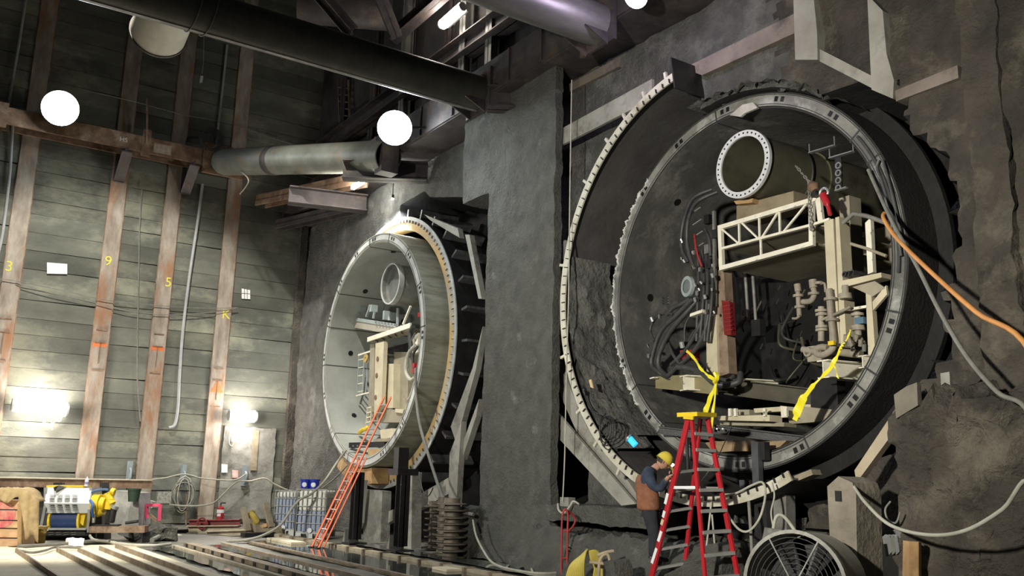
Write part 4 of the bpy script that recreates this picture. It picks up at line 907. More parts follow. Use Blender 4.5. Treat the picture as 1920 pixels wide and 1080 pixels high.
for px in (662, 670): MB().cyl(q1(px, 836, 10.3), q1(px, 836, 10.34), .02, 8).build('bolt', galv, t)
tag(MB().plate([q1(690, 843, 10.6), q1(722, 841, 10.6), q1(712, 856, 10.6), q1(690, 853, 10.6)], (0, 1, 0), .3).build('timber_block', wood), 'orange timber block under the black channel in the left tunnel', 'timber')
# cables falling from the left tunnel
for pts, r_, mm, lab in (([(779, 690, 10.2), (780, 740, 10.2), (786, 790, 10.15), (797, 832, 10.1), (820, 905, 10.0), (832, 935, 9.9), (850, 955, 9.8), (888, 965, 9.9)], .035, hoseg, 'long grey cable hanging from the left tunnel down to the sheaves'),
                         ([(650, 843, 10.1), (630, 870, 10), (610, 900, 9.4), (585, 925, 8.9), (565, 935, 8.6), (550, 950, 8.4), (525, 985, 8.0), (490, 1005, 7.4), (455, 1013, 7.0), (425, 1015, 6.9)], .03, hosel, 'long pale hose looping from the left tunnel over the totes to the floor'),
                         ([(652, 872, 10.05), (630, 895, 10), (605, 915, 9.9)], .02, hoseg, 'thin grey cable dropping behind the blue buckets'),
                         ([(786, 885, 10.2), (793, 920, 10.1), (803, 930, 10.1), (812, 915, 10.1)], .012, blk, 'thin black wire loop hanging in front of the diagonal plate')):
    tag(MB().tube([P(a, b, Y=c) for a, b, c in pts], r_, 8).build('hanging_cable', mm, smooth=True), lab, 'cable', 'cables and hoses around the left opening')
tag(MB().tube([P(1072, 150, Y=10.2), P(1068, 400, Y=10.2), P(1066, 560, Y=10.15), P(1062, 700, Y=10.1), P(1059, 850, Y=10.1), P(1055, 940, Y=10.1)], .012, 8).build('drop_cable', hosel, smooth=True), 'long thin cable hanging straight down right of the pier', 'cable')
b = MB().box(P(1050, 932, Y=10.15), P(1066, 950, Y=10.15)+Vector((0, .15, 0))); tag(b.build('junction_box', steelm), 'small grey junction box with tangled wire on the concrete sill', 'junction box')
tag(MB().tube([P(1046, 945, Y=10.1), P(1048, 957, Y=10.0), P(1057, 962, Y=10.0), P(1068, 950, Y=10.05), P(1075, 940, Y=10.1), P(1085, 945, Y=10.1)], .018, 6).build('wire_tangle', hosel, smooth=True), 'loop of pale wire hanging below the small junction box', 'wire')
# cable tangle at the lower left of the right seal ring, cyan lamp
for k in range(5):
    c_ = P(1135+k*2, 800+k*3, Y=10.36); pts = [c_+Vector((cos(a)*(.10+.03*k), -.05, sin(a)*(.17+.03*k)+.03*random.random())) for a in [i*pi/4+k for i in range(8)]]
    tag(MB().tube(pts, .009, 6).build('wire_loop', blk, smooth=True), 'thin black wire loop tangled on the lower left of the notched ring', 'wire', 'wire loops on the notched ring')
tag(MB().tube([P(1094, 730, Y=10.33), P(1102, 755, Y=10.33), P(1112, 770, Y=10.33), P(1128, 778, Y=10.33), P(1136, 775, Y=10.33)], [.012, .03, .03, .012], 6).build('black_strap', blk), 'black strap draped on the lower left of the notched ring', 'strap')
q = P(1183, 829, Y=10.3); t = thing('cyan_lamp', 'small glowing cyan blue lamp low in the right seal ring', 'lamp', q)
MB().cyl(q+Vector((-.03, 0, .06)), q+Vector((.06, .05, -.05)), .055, 16).build('lens', cyan, t, True); MB().cyl(q+Vector((-.05, -.01, .07)), q+Vector((-.03, 0, .055)), .08, 16).build('housing', galv, t, True)
tag(MB().plate([P(1104, 713, Y=10.38), P(1108, 711, Y=10.38), P(1112, 728, Y=10.38), P(1107, 726, Y=10.38)], (0, 1, 0), .02).build('ochre_scrap', ochre), 'small ochre scrap stuck to the inside of the notched ring', 'scrap')
# ================================================================ caution tape
def ribbon(name, pts, wd, lab, y, m=tape, tw=0, par=None):
    pp = spl([P(a, b, Y=y) for a, b in pts], 6); b = MB(); n = len(pp); o = 0
    for i, p_ in enumerate(pp):
        d = (pp[min(i+1, n-1)]-pp[max(i-1, 0)]).normalized(); s = d.cross(Vector((0.35*sin(i*.25+tw), 1, 0.0))).normalized()
        f = wd[int(i/n*len(wd))] if isinstance(wd, list) else wd
        b.v += [p_-s*f/2+Vector((0, .012*sin(i*.9), 0)), p_+s*f/2, p_+s*f/2+Vector((0, .004, 0)), p_-s*f/2+Vector((0, .004+.012*sin(i*.9), 0))]
    for i in range(n-1):
        for k in range(4): b.f.append((i*4+k, i*4+(k+1) % 4, i*4+4+(k+1) % 4, i*4+4+k))
    b.f += [(0, 1, 2, 3), tuple(4*(n-1)+k for k in (3, 2, 1, 0))]
    return b.build(name, m, par)
t = thing('caution_tape', 'yellow caution tape knotted to the cream beam and falling onto the stepladder', 'caution tape', P(1335, 708, Y=10.9), 'yellow caution tape')
ribbon('tape_strip', [(1287, 658), (1300, 670), (1313, 690), (1325, 702), (1340, 712)], [.05, .06, .05, .03, .06], '', 11.0, par=t)
ribbon('tape_strip', [(1343, 700), (1342, 720), (1332, 745), (1325, 765), (1321, 778)], .085, '', 10.9, par=t)
ribbon('tape_strip', [(1344, 708), (1341, 735), (1337, 770), (1333, 805)], .045, '', 10.85, tw=1, par=t)
for k, (px, py) in enumerate(((1303, 672), (1308, 680), (1314, 688), (1318, 692))):
    q = P(px, py, Y=10.96); MB().box(q, q+Vector((.018, .004, .03))).build('printed_mark', ink, t)
MB().tube([P(1341, 700, Y=10.85), P(1345, 708, Y=10.8), P(1340, 716, Y=10.85)], .04, 6).build('knot', tape, t)
t = thing('caution_tape', 'long yellow caution tape stretched down from the valve cluster, its end hanging free', 'caution tape', P(1560, 690, Y=10.9), 'yellow caution tape')
ribbon('tape_strip', [(1594, 618), (1590, 632), (1577, 652), (1565, 676), (1553, 695), (1535, 712), (1515, 735), (1502, 755), (1494, 775), (1490, 788)], [.03, .03, .04, .06, .06, .04, .08, .12, .13, .10], '', 11.0, par=t)
ribbon('tape_strip', [(1562, 682), (1566, 690), (1570, 705), (1572, 710)], .025, '', 11.0, par=t)
for k in range(4):
    q = lerp(P(1583, 642, Y=10.96), P(1567, 672, Y=10.96), k/6); MB().box(q, q+Vector((.022, .004, .014))).build('printed_mark', ink, t)
q = P(1552, 640, Y=11.2); tag(MB().box(q, q+Vector((.10, .05, -.06))).build('yellow_tag', yel), 'small yellow tag on the valve cluster pipe', 'tag')
# ================================================================ hoses on the right
for pts, r_, mm, lab in (([(1658, 400, 11.0), (1657, 410, 10.9), (1680, 445, 10.6), (1740, 505, 10.1), (1830, 585, 9.5), (1935, 665, 8.9)], .028, hoseo, 'orange hose running from the right lining down out of the picture'),
                         ([(1628, 318, 11.05), (1640, 345, 11.0), (1675, 420, 10.7), (1720, 500, 10.3), (1760, 580, 10.0), (1810, 665, 9.6), (1870, 735, 9.35), (1935, 785, 9.2)], .026, hoseg, 'long grey hose running from the right lining down to the lower right'),
                         ([(1592, 898, 9.9), (1603, 915, 9.7), (1625, 945, 9.4), (1670, 985, 9.1), (1740, 1003, 8.9), (1810, 995, 8.7), (1880, 955, 8.6), (1935, 905, 8.5)], .02, hosel, 'pale hose sagging in a wide curve across the rough concrete bench'),
                         ([(1352, 935, 10.2), (1365, 965, 10.0), (1385, 992, 9.9), (1405, 995, 9.9), (1425, 970, 9.9), (1435, 930, 10.1), (1430, 905, 10.2), (1410, 910, 10.25), (1380, 925, 10.3), (1354, 928, 10.3)], .017, hosel, 'pale hose hanging in a U below the notched ring, right of the stepladder'),
                         ([(1450, 990, 9.6), (1455, 970, 9.6), (1465, 966, 9.6), (1480, 980, 9.5), (1510, 1025, 9.3)], .022, hosel, 'pale hose arched over the electrical box beside the fan'),
                         ([(1404, 940, 10.2), (1408, 1000, 10.1), (1413, 1085, 10.0)], .024, hoseg, 'upright grey pipe below the notched ring, left of the electrical box'),
                         ([(1448, 905, 10.2), (1452, 930, 10.1), (1446, 960, 10.0), (1450, 990, 9.9)], .012, hosel, 'thin wire hanging above the electrical box'),
                         ([(1670, 940, 9.55), (1660, 955, 9.5), (1665, 975, 9.5), (1680, 980, 9.5), (1688, 960, 9.5)], .012, hoseg, 'small coil of wire on the edge of the rough bench')):
    pv = [P(a, b, Y=c) for a, b, c in pts]
    if pts[-1][0] > 1900:      # runs on beyond the frame and down to the floor
        e_ = pv[-1]+(pv[-1]-pv[-2])*.35; g_ = Vector((e_.x+.5, e_.y-.6, .04)); pv += [Vector((e_.x+.25, e_.y-.25, max(.5, e_.z*.45))), g_, g_+Vector((.5, -.7, 0))]
    tag(MB().tube(pv, r_, 10).build('hose', mm, smooth=True), lab, 'hose', 'hoses at the right of the pit')
# posts and small things at lower right
pp_ = MB().plate([P(x, y, Y=9.7) for x, y in ((1551, 912), (1572, 893), (1598, 905), (1605, 925), (1608, 1095), (1560, 1095))], (0, 1, 0), .5)
tag(pp_.build('concrete_post', mat('post_mud', (.30, .265, .21), (.17, .15, .12), .9, scale=2, bump=.8, bscale=8)), 'mud caked concrete post right of the fan', 'post')
tag(MB().box(P(1565, 920, Y=9.68), P(1577, 940, Y=9.68)+Vector((0, .03, 0))).build('steel_clamp', dsteel), 'dark clamp plate on the mud caked post', 'clamp')
t = thing('electrical_box', 'grey electrical box with a red label beside the fan', 'electrical box', P(1450, 1030, Y=9.5))
f = Fr(P(1450, 1020, Y=9.5))
MB().plate([f.p(1441, 990), f.p(1466, 993), f.p(1462, 1032), f.p(1433, 1028)], f.v, .18).build('box_body', steelm, t)
MB().plate([f.p(1446, 1009, -.01), f.p(1460, 1010, -.01), f.p(1459, 1023, -.01), f.p(1446, 1022, -.01)], f.v, .01).build('red_label', redp, t)
MB().bar(f.p(1440, 1028), f.p(1443, 1045), .1, .06).build('bracket', dsteel, t)
t = thing('work_light', 'small grey work light fixture on the face of the rough bench', 'light fixture', P(1675, 1040, Y=9.3))
f = Fr(P(1675, 1020, Y=9.52))
for k in range(3): MB().plate([f.p(1662+k*7, 1008+k*.5), f.p(1668+k*7, 1003), f.p(1673+k*7, 1034), f.p(1667+k*7, 1040)], f.v, .12).build('fin', (galv, steelm, galv)[k], t)
MB().bar(f.p(1658, 1020), f.p(1662, 1043), .03, .05).build('bracket', blk, t); MB().bar(f.p(1680, 992), f.p(1690, 1006), .05, .06).build('mount', galv, t)
q = P(1722, 1050, Y=9.3); f = Fr(q)
tag(MB().plate([f.p(1705, 1015), f.p(1722, 1016), f.p(1722, 1100), f.p(1704, 1100)], f.v, .16).plate([f.p(1723, 1016), f.p(1737, 1019, .12), f.p(1737, 1100, .12), f.p(1723, 1100)], f.v, .04).build('timber_post', wood), 'short new timber post at the bottom right corner', 'timber')
# fan
c = P(1512, 1098, Y=9.0); ax = (Vector((-.95, .10, .25))-Vector((0, .55, 0))).normalized()
f = Fr(c); t = thing('drum_fan', 'large round drum fan with a wire guard in front of the right opening', 'fan', c)
axx = (-f.v*.72-f.u*.62+ZZ*.05).normalized(); R_ = .60
MB().lathe(c+axx*.32, axx, [(R_*.97, 0), (R_, 0), (R_, -.62), (R_*.97, -.62)], 48, close=True).build('drum', mat('fan_drum', (.36, .35, .30), (.24, .23, .2), .6, scale=2, bump=.1), t, True)
MB().lathe(c+axx*.32, axx, [(R_*.96, -.03), (R_*1.03, -.03), (R_*1.03, .03), (R_*.96, .03)], 48, close=True).build('rim', steelm, t, True)
for k in range(9): MB().lathe(c+axx*.33, axx, [(R_*(.12+.095*k), 0), (R_*(.12+.095*k)+.008, .0), (R_*(.12+.095*k)+.008, .01), (R_*(.12+.095*k), .01)], 40, close=True).build('guard_ring', dsteel, t)
e1 = axx.cross(ZZ).normalized(); e2 = axx.cross(e1)
for k in range(6):
    a = k*pi/3; d = e1*cos(a)+e2*sin(a); MB().bar(c+axx*.34+d*.05, c+axx*.34+d*R_*.97, .015, .015).build('guard_spoke', steelm, t)
    n = e1*(-sin(a))+e2*cos(a); MB().plate([c+d*.1-n*.04, c+d*R_*.88-n*.16+axx*.08, c+d*R_*.88+n*.14-axx*.05, c+d*.1+n*.06], axx, .01).build('blade', dsteel, t)
MB().cyl(c-axx*.1, c+axx*.15, .11, 20).build('motor', dsteel, t, True); MB().cyl(c-axx*.28, c-axx*.27, R_*.95, 32).build('rear_guard', blk, t)
MB().bar(c+f.u*.28+ZZ*.42-axx*.02, c+f.u*.42+ZZ*.46-axx*.05, .03, .03).build('handle', galv, t)
for s in (-1, 1): MB().bar(c-axx*.0+e1*s*.35-ZZ*.5, Vector((c.x, c.y, 0))+e1*s*.4, .05, .05).build('foot', dsteel, t)
# ================================================================ red stepladder
t = thing('stepladder', 'tall red two sided stepladder with a yellow cap beside the worker', 'stepladder', P(1300, 1095, Y=9.6))
rA = (P(1291, 783, Y=9.4), P(1213, 1120, Y=9.4)); rB = (P(1297, 783, Y=9.4), P(1325, 1120, Y=9.4))
rC = (P(1313, 785, Y=9.75), P(1279, 1110, Y=9.95)); rD = (P(1327, 785, Y=9.75), P(1389, 1110, Y=9.95))
for a_, w_ in ((rA, .085), (rB, .055), (rC, .06), (rD, .07)): MB().bar(a_[0], a_[1], .035, w_, (0, 1, 0)).build('side_rail', redp, t)
cp = [P(1281, 770, Y=9.3), P(1332, 774, Y=9.8)]
bm_ = MB(); cc = (P(1288, 777, Y=9.35), P(1325, 779, Y=9.85)); bm_.bar(cc[0], cc[1], .34, .06, (1, 0, 0)); bm_.build('top_cap', yel, t)
MB().bar(P(1282, 782, Y=9.32), P(1300, 784, Y=9.32), .02, .05, (0, 1, 0)).build('cap_lip', yel, t)
for k, (yb, ya) in enumerate(((815, 0), (846, 0), (883, 882), (922, 917), (961, 954), (1000, 989), (1041, 1024), (1083, 1060))):
    f_ = lambda r, py: r[0]+(r[1]-r[0])*((py-784)/(1115-784))
    y1 = yb
    a_, b_2 = f_(rB, y1), f_(rD, y1+2); MB().bar(a_, b_2, .09, .045, (1, 0, 0)).build('step', mat('step_alu', (.36, .36, .34), (.28, .28, .27), .5, .1) if 'step_alu' not in MATS else MATS['step_alu'], t)
    if ya:
        y1 = ya
        a_, b_2 = f_(rA, y1+2), f_(rC, y1); MB().bar(a_, b_2, .06, .035, (1, 0, 0)).build('step', MATS['step_alu'], t)
        a3 = lerp(a_, b_2, .25); MB().bar(a3, f_(rA, y1+16), .012, .012).build('step_brace', MATS['step_alu'], t)
MB().bar(P(1258, 914, Y=9.4), P(1306, 914, Y=9.4), .03, .04, (0, 1, 0)).build('spreader', white, t)
MB().bar(P(1302, 914, Y=9.5), P(1350, 915, Y=9.85), .02, .03).build('spreader', MATS['step_alu'], t)
for (x_, y_), (x2, y2), mm in (((1252, 925), (1247, 945), white), ((1246, 958), (1243, 970), white), ((1240, 996), (1234, 1015), white), ((1231, 1028), (1222, 1056), white), ((1243, 974), (1240, 984), ochre)):
    MB().bar(P(x_, y_, Y=9.375), P(x2, y2, Y=9.375), .006, .05, (0, 1, 0)).build('sticker', mm, t)
# light guy wires in front of the ring
tag(MB().tube([P(1372, 800, Y=10.9), P(1345, 860, Y=10.6), P(1315, 903, Y=10.3)], .008, 5, smooth=False).build('stay_wire', steelm), 'thin stay wire slanting behind the stepladder', 'wire')
for k, (x_, y_, x2, y2) in enumerate(((1334, 940, 1323, 1040), (1335, 965, 1346, 1090))): tag(MB().tube([P(x_, y_, Y=10.3), P(x2, y2, Y=10.2)], .014, 6, smooth=False).build('thin_pipe', hosel), 'thin pale rod leaning under the ring behind the stepladder, %s' % ('left one' if k == 0 else 'right one'), 'rod', 'rods behind the stepladder')
plank('concrete_slab', [(1437, 905), (1473, 900), (1476, 1040), (1440, 1040)], 10.75, .2, steelm, 'grey concrete panel under the right seal ring', 'panel')
plank('dark_column', [(1414, 935), (1437, 930), (1440, 1085), (1416, 1085)], 10.6, .2, dsteel, 'dark steel column under the right seal ring', 'steel post')
plank('back_panel', [(1478, 975), (1550, 965), (1550, 1085), (1478, 1085)], 11.2, .2, pierm, 'pale concrete surface low behind the fan', 'concrete block')
plank('back_panel', [(1370, 1030), (1400, 1010), (1412, 1085), (1370, 1085)], 11.0, .2, pierm, 'rough concrete low behind the stepladder', 'concrete block')
plank('steel_plate', [(1676, 740), (1700, 724), (1719, 717), (1721, 760), (1680, 785)], 9.5, .08, mat('mud_plate', (.20, .18, .145), (.13, .115, .09), .8, bump=.3), 'mud brown steel plate at the top left edge of the rough bench', 'steel plate')
plank('steel_tab', [(1763, 700), (1780, 697), (1783, 745), (1766, 745)], 9.8, .06, steelm, 'upright pale steel tab sticking out of the top of the rough bench', 'steel tab')
# ================================================================ worker
def worker():
    base = P(1226, 1060, Y=9.55); f = Fr(base); W = f.w
    t = thing('person', 'worker in a yellow hard hat and brown vest holding the red stepladder, head bowed', 'person', base)
    T_ = P(1261, 890, Y=9.37)-base; tu, tv, tz = T_.dot(f.u), T_.dot(f.v), T_.z; wr = (tu-.065, tv+.0, tz-.03)
    def skinmesh(name, m, nodes, edges, root=0, sub=2):
        me = bpy.data.meshes.new(name); off = world_loc(t)
        me.from_pydata([W(*n[:3])-off for n in nodes], edges, []); o = bpy.data.objects.new(name, me); COL.objects.link(o)
        sm = o.modifiers.new('skin', 'SKIN'); sm.use_smooth_shade = True
        for i, n in enumerate(nodes):
            r = n[3] if isinstance(n[3], tuple) else (n[3], n[3]); me.skin_vertices[0].data[i].radius = r; me.skin_vertices[0].data[i].use_root = (i == root)
        ss = o.modifiers.new('sub', 'SUBSURF'); ss.levels = sub; ss.render_levels = sub
        dg = bpy.context.evaluated_depsgraph_get(); me2 = bpy.data.meshes.new_from_object(o.evaluated_get(dg)); bpy.data.objects.remove(o)
        me2.materials.clear(); me2.materials.append(m); me2.polygons.foreach_set('use_smooth', [True]*len(me2.polygons))
        o = bpy.data.objects.new(name, me2); COL.objects.link(o); o.parent = t; return o
    # u across (right), v away, z up ; facing right
    body = [(-.06, 0, .90, (.09, .08)), (-.09, 0, 1.08, (.10, .09)), (-.09, 0, 1.22, (.11, .10)), (-.02, 0, 1.36, (.085, .075)), (.05, 0, 1.42, .06), (.09, 0, 1.46, .065)]
    # bare body: torso, neck, arms, legs as one skin
    n = list(body)
    n += [(-.10, -.15, 1.27, .042), (-.05, -.26, 1.14, .05), (.07, -.26, 1.10, .045), (*wr, .030)]     # near arm 6..9
    n += [(-.04, .15, 1.27, .042), (.06, .22, 1.10, .05), (.16, .16, 1.10, .042), (.22, .06, 1.20, .032)]            # far arm 10..13
    n += [(-.07, -.08, .78, .075), (-.01, -.11, .45, .065), (-.03, -.10, .10, .045), (.0, -.10, .05, .05)]           # near leg 14..17
    n += [(-.02, .08, .78, .075), (.08, .12, .47, .065), (.06, .12, .12, .045), (.09, .12, .07, .05)]
    E = [(0, 1), (1, 2), (2, 3), (3, 4), (4, 5), (2, 6), (6, 7), (7, 8), (8, 9), (2, 10), (10, 11), (11, 12), (12, 13), (0, 14), (14, 15), (15, 16), (16, 17), (0, 18), (18, 19), (19, 20), (20, 21)]
    skinmesh('body', skin, n, E)
    # shirt
    g = .022
    k = [(-.09, 0, .98, (.15, .14)), (-.10, 0, 1.12, (.155, .14)), (-.10, 0, 1.26, (.17, .145)), (.0, 0, 1.385, (.10, .09)), (-.10, -.17, 1.31, .095), (-.05, -.265, 1.14, .08), (.07, -.262, 1.10, .066), (.07+(wr[0]-.07)*.85, -.262+(wr[1]+.262)*.85, 1.10+(wr[2]-1.10)*.85, .05), (-.04, .17, 1.31, .09), (.06, .23, 1.10, .07), (.16, .165, 1.10, .058), (.20, .09, 1.165, .05)]
    skinmesh('shirt', navy, k, [(0, 1), (1, 2), (2, 3), (2, 4), (4, 5), (5, 6), (6, 7), (2, 8), (8, 9), (9, 10), (10, 11)])
    skinmesh('vest', vest, [(-.07, 0, .76, (.185, .165)), (-.07, 0, .84, (.20, .175)), (-.08, 0, .97, (.195, .165)), (-.10, 0, 1.10, (.19, .165)), (-.105, 0, 1.22, (.195, .17)), (-.08, 0, 1.30, (.14, .14))], [(0, 1), (1, 2), (2, 3), (3, 4), (4, 5)])
    skinmesh('trousers', pants, [(-.06, 0, .86, (.14, .12)), (-.07, -.085, .74, .12), (-.01, -.11, .45, .09), (-.03, -.10, .12, .07), (-.02, .085, .74, .12), (.08, .12, .47, .085), (.06, .12, .14, .07)], [(0, 1), (1, 2), (2, 3), (0, 4), (4, 5), (5, 6)])
    for u_, v_, z_ in ((-.03, -.10, 0), (.06, .12, .03)):
        skinmesh('boot', blk, [(u_-.04, v_, z_+.05, (.055, .05)), (u_+.03, v_, z_+.05, (.05, .05)), (u_+.12, v_-.0, z_+.04, (.05, .04)), (u_+.19, v_, z_+.035, (.04, .03)), (u_-.01, v_, z_+.16, .06)], [(0, 1), (1, 2), (2, 3), (0, 4)])
    # head, bowed forward: sculpted sphere
    b = MB(); hc = (.155, -.01, 1.50); nu, nv = 24, 16; fd = Vector((.70, .05, -.60)).normalized(); upv = Vector((.65, 0, .75)); upv = (upv-fd*upv.dot(fd)).normalized(); sd = fd.cross(upv)
    for j in range(nv+1):
        th = pi*j/nv
        for i in range(nu):
            ph = 2*pi*i/nu; x = sin(th)*cos(ph); y = sin(th)*sin(ph); z = cos(th)
            rx, ry, rz = .098, .076, .118
            if z < -.1: rx *= 1-.22*(-z-.1)*(1 if x < 0 else .45); ry *= 1-.35*(-z-.1)
            bump_ = 0
            if x > .6 and abs(y) < .22 and -.35 < z < .12: bump_ = .026*(1-abs(y)/.22)*(1-(z+.05 if z > -.15 else -.15-z)*1.2)
            if x > .7 and abs(abs(y)-.36) < .16 and abs(z-.1) < .14: bump_ = -.010
            if x > .7 and abs(y) < .3 and -.58 < z < -.45: bump_ = .006
            l = Vector((x*rx+bump_, y*ry, z*rz)); q = Vector(hc)+fd*l.x+sd*l.y+upv*l.z
            b.v.append(W(*q))
    for j in range(nv):
        for i in range(nu): b.f.append((j*nu+i, j*nu+(i+1) % nu, (j+1)*nu+(i+1) % nu, (j+1)*nu+i))
    b.build('head', skin, t, True)
    def H(x, y, z): return W(*(Vector(hc)+fd*x+sd*y+upv*z))
    for s in (-1, 1):
        e = MB(); c0 = H(.0, s*.078, -.01); 
        e.tube([H(.005, s*.076, .03), H(-.015, s*.088, .025), H(-.02, s*.09, -.005), H(-.005, s*.078, -.032)], .010, 8).build('ear', skin, t, True)
        MB().lathe(H(.083, s*.03, .012), (H(1, 0, 0)-H(0, 0, 0)), [(0, .012), (.008, .008), (.011, 0)], 12).build('eye', ink, t, True)
    MB().tube([H(.088, -.025, -.058), H(.096, 0, -.056), H(.088, .025, -.058)], .005, 6).build('mouth', mat('lips', (.30, .12, .10)), t, True)
    # hair at the back
    hb = MB(); 
    for j in range(7):
        for i in range(11):
            th = 1.35+j*.11; ph = pi/2+.25+(pi-.5)*i/10; x = sin(th)*cos(ph); y = sin(th)*sin(ph); z = cos(th); hb.v.append(H(x*.106, y*.084, z*.122))
    for j in range(6):
        for i in range(10): hb.f.append((j*11+i, j*11+i+1, j*11+i+12, j*11+i+11))
    hb.build('hair', mat('hair_dark', (.04, .028, .02)), t, True)
    # hard hat
    hh = MB(); hu = (H(0, 0, 1)-H(0, 0, 0)); o_ = H(-.005, 0, .03)
    hh.lathe(o_, hu, [(.0, .135), (.04, .130), (.08, .108), (.108, .068), (.124, .02), (.130, -.02), (.138, -.028), (.126, -.022)], 32); o = hh.build('hard_hat', yelh, t, True)
    br = MB(); br.plate([H(.08, -.085, .022), H(.16, -.08, .005), (H(.215, -.04, -.012)), H(.225, 0, -.014), H(.215, .04, -.012), H(.16, .08, .005), H(.08, .085, .022)], hu, .006).build('brim', yelh, o)
    MB().bar(H(-.09, 0, .118), H(.07, 0, .13), .02, .02).build('ridge', yelh, o)
    q = H(.125, -.03, .06); L_ = MB().cyl(q, q+(H(1, 0, 0)-H(0, 0, 0))*.03, .026, 16); L_.build('head_lamp', mat('head_lamp_glow', (1, 1, 1), emit=(1, .97, .8), es=6), o)
    # hands: palm and five fingers curled round the rail
    def hand(wu, dirn, s):
        wv = Vector(wu); d = Vector(dirn).normalized(); side = Vector((0, 0, 1)); side = (side-d*side.dot(d)).normalized(); nn = d.cross(side)
        pl = wv+d*.045
        skinmesh('palm', skin, [(*wv, (.026, .022)), (*(wv+d*.04), (.036, .018)), (*(wv+d*.085), (.034, .015))], [(0, 1), (1, 2)])
        for i, (o2, ln) in enumerate(((.032, .9), (.011, 1), (-.011, .95), (-.031, .78))):
            a0 = wv+d*.078+side*o2; a1 = a0+(d+nn*s*.35).normalized()*.034*ln; a2 = a1+(d*.1+nn*s).normalized()*.026*ln; a3 = a2+(-d*.9+nn*s*.35).normalized()*.022*ln
            skinmesh('finger', skin, [(*a0, .0108), (*a1, .0102), (*a2, .0095), (*a3, .0085)], [(0, 1), (1, 2), (2, 3)], sub=1)
        a0 = wv+d*.03+side*.028; a1 = a0+side*.025+d*.02+nn*s*.01; a2 = a1+d*.028+nn*s*.018
        skinmesh('thumb', skin, [(*a0, .012), (*a1, .0105), (*a2, .009)], [(0, 1), (1, 2)], sub=1)
    hand(wr, (tu-wr[0], .01, .03), -1)
    hand((.225, .055, 1.205), (.7, -.3, .3), -1)
worker()
# ================================================================ red hand cart, yellow hose coil
f = Fr(P(1062, 1090, Y=9.7)); t = thing('hand_cart', 'narrow red tubular hand cart frame standing right of the pier', 'hand cart', f.o)
MB().tube([f.p(1052, 1095), f.p(1053, 1000), f.p(1055, 965), f.p(1060, 955), f.p(1065, 965), f.p(1064, 1000), f.p(1063, 1095)], .018, 10).build('frame_tube', redd, t, True)
MB().tube([f.p(1061, 957), f.p(1072, 963, .1), f.p(1080, 975, .15), f.p(1075, 988, .1), f.p(1065, 998)], .018, 10).build('handle', redd, t, True)
for y_ in (996, 1047, 1070): MB().cyl(f.p(1053, y_), f.p(1064, y_), .014, 8).build('cross_bar', redd, t, True)
for y_ in (1025, 1032): MB().tube([f.p(1063, y_), f.p(1072, y_+5, .1), f.p(1078, y_+20, .2), f.p(1070, y_+45, .2)], .012, 8).build('side_loop', dsteel, t, True)
f = Fr(P(1100, 1090, Y=9.2)); 
t = thing('hose_coil', 'coil of yellow hose draped over a bent pipe stand', 'hose coil', f.o)
for k in range(9):
    o_ = k*2.4
    MB().tube([f.p(1060+o_*1.8, 1092, 0.0), f.p(1070+o_*1.2, 1060-o_*.5, -.02*k), f.p(1092+o_*.5, 1034-o_*.6+8, 0), f.p(1115-o_*.3, 1033+o_*.9, .05), f.p(1128-o_*.6, 1048+o_, .12), f.p(1132-o_, 1095, .2)], .017, 8).build('hose_turn', mat('yellow_hose', (.62, .52, .12), (.50, .40, .08), .5) if 'yellow_hose' not in MATS else MATS['yellow_hose'], t, True)
f = Fr(P(1130, 1090, Y=9.3)); t = thing('pipe_stand', 'muddy bent pipe stand carrying the yellow hose coil', 'stand', f.o)
for pts in ([(1122, 1092), (1124, 1055), (1132, 1040), (1142, 1045), (1146, 1092)], [(1120, 1042), (1135, 1036), (1151, 1033)], [(1105, 1054), (1125, 1056), (1143, 1058)]): MB().tube([f.p(a, b) for a, b in pts], .025, 8).build('bent_pipe', mat('pale_muddy_pipe', (.48, .38, .26), (.30, .25, .18), .7) if 'pale_muddy_pipe' not in MATS else MATS['pale_muddy_pipe'], t, True)
tag(rough('mud_lump', pierm, (-10.75, -10.45), (8.95, 9.25), (0, .42), .07, .06, 41), 'grey lump of mud and stone under the yellow hose coil', 'mud lump')
# ================================================================ stacked sheaves
shv = mat('sheave_steel', (.22, .185, .145), (.11, .09, .07), .6, .3, scale=4, bump=.2)
k_ = 0
for (px, py, n_s, r_, lab) in ((803, 1030, 8, .23, 'left rear column'), (820, 1040, 9, .23, 'middle column'), (836, 1046, 9, .31, 'right front column')):
    g = P(px, py, Z=0); zt = {8: 1.05, 9: 1.17}[n_s]; h = zt/n_s
    for k in range(n_s):
        z = k*h; jx = random.uniform(-.02, .02); o = Vector((g.x+jx, g.y+.12+random.uniform(-.02, .02), z))
        b = MB().lathe(o, (random.uniform(-.02, .02), random.uniform(-.02, .02), 1), [(.02, 0), (r_, .002), (r_, .022), (r_*.55, .032), (r_*.50, h*.5), (r_*.52, h-.012), (r_*.52, h-.002), (.02, h-.002)], 32, close=True)
        lev = 'lowest' if k == 0 else 'topmost' if k == n_s-1 else ('second', 'third', 'fourth', 'fifth', 'sixth', 'seventh', 'eighth')[k-1]+' up'
        tag(b.build('spool_disc', shv, smooth=True), 'rusty flanged steel spool by the pier, %s of the %s' % (lev, lab), 'spool', 'steel spools stacked left of the pier')
tag(rough('stone', pierm, tuple(sorted((P(855, 1043, Z=0).x-.1, P(855, 1043, Z=0).x+.12))), (P(855, 1043, Z=0).y-.1, P(855, 1043, Z=0).y+.1), (0, .14), .05, .03, 50), 'small pale stone beside the stacked spools', 'stone')
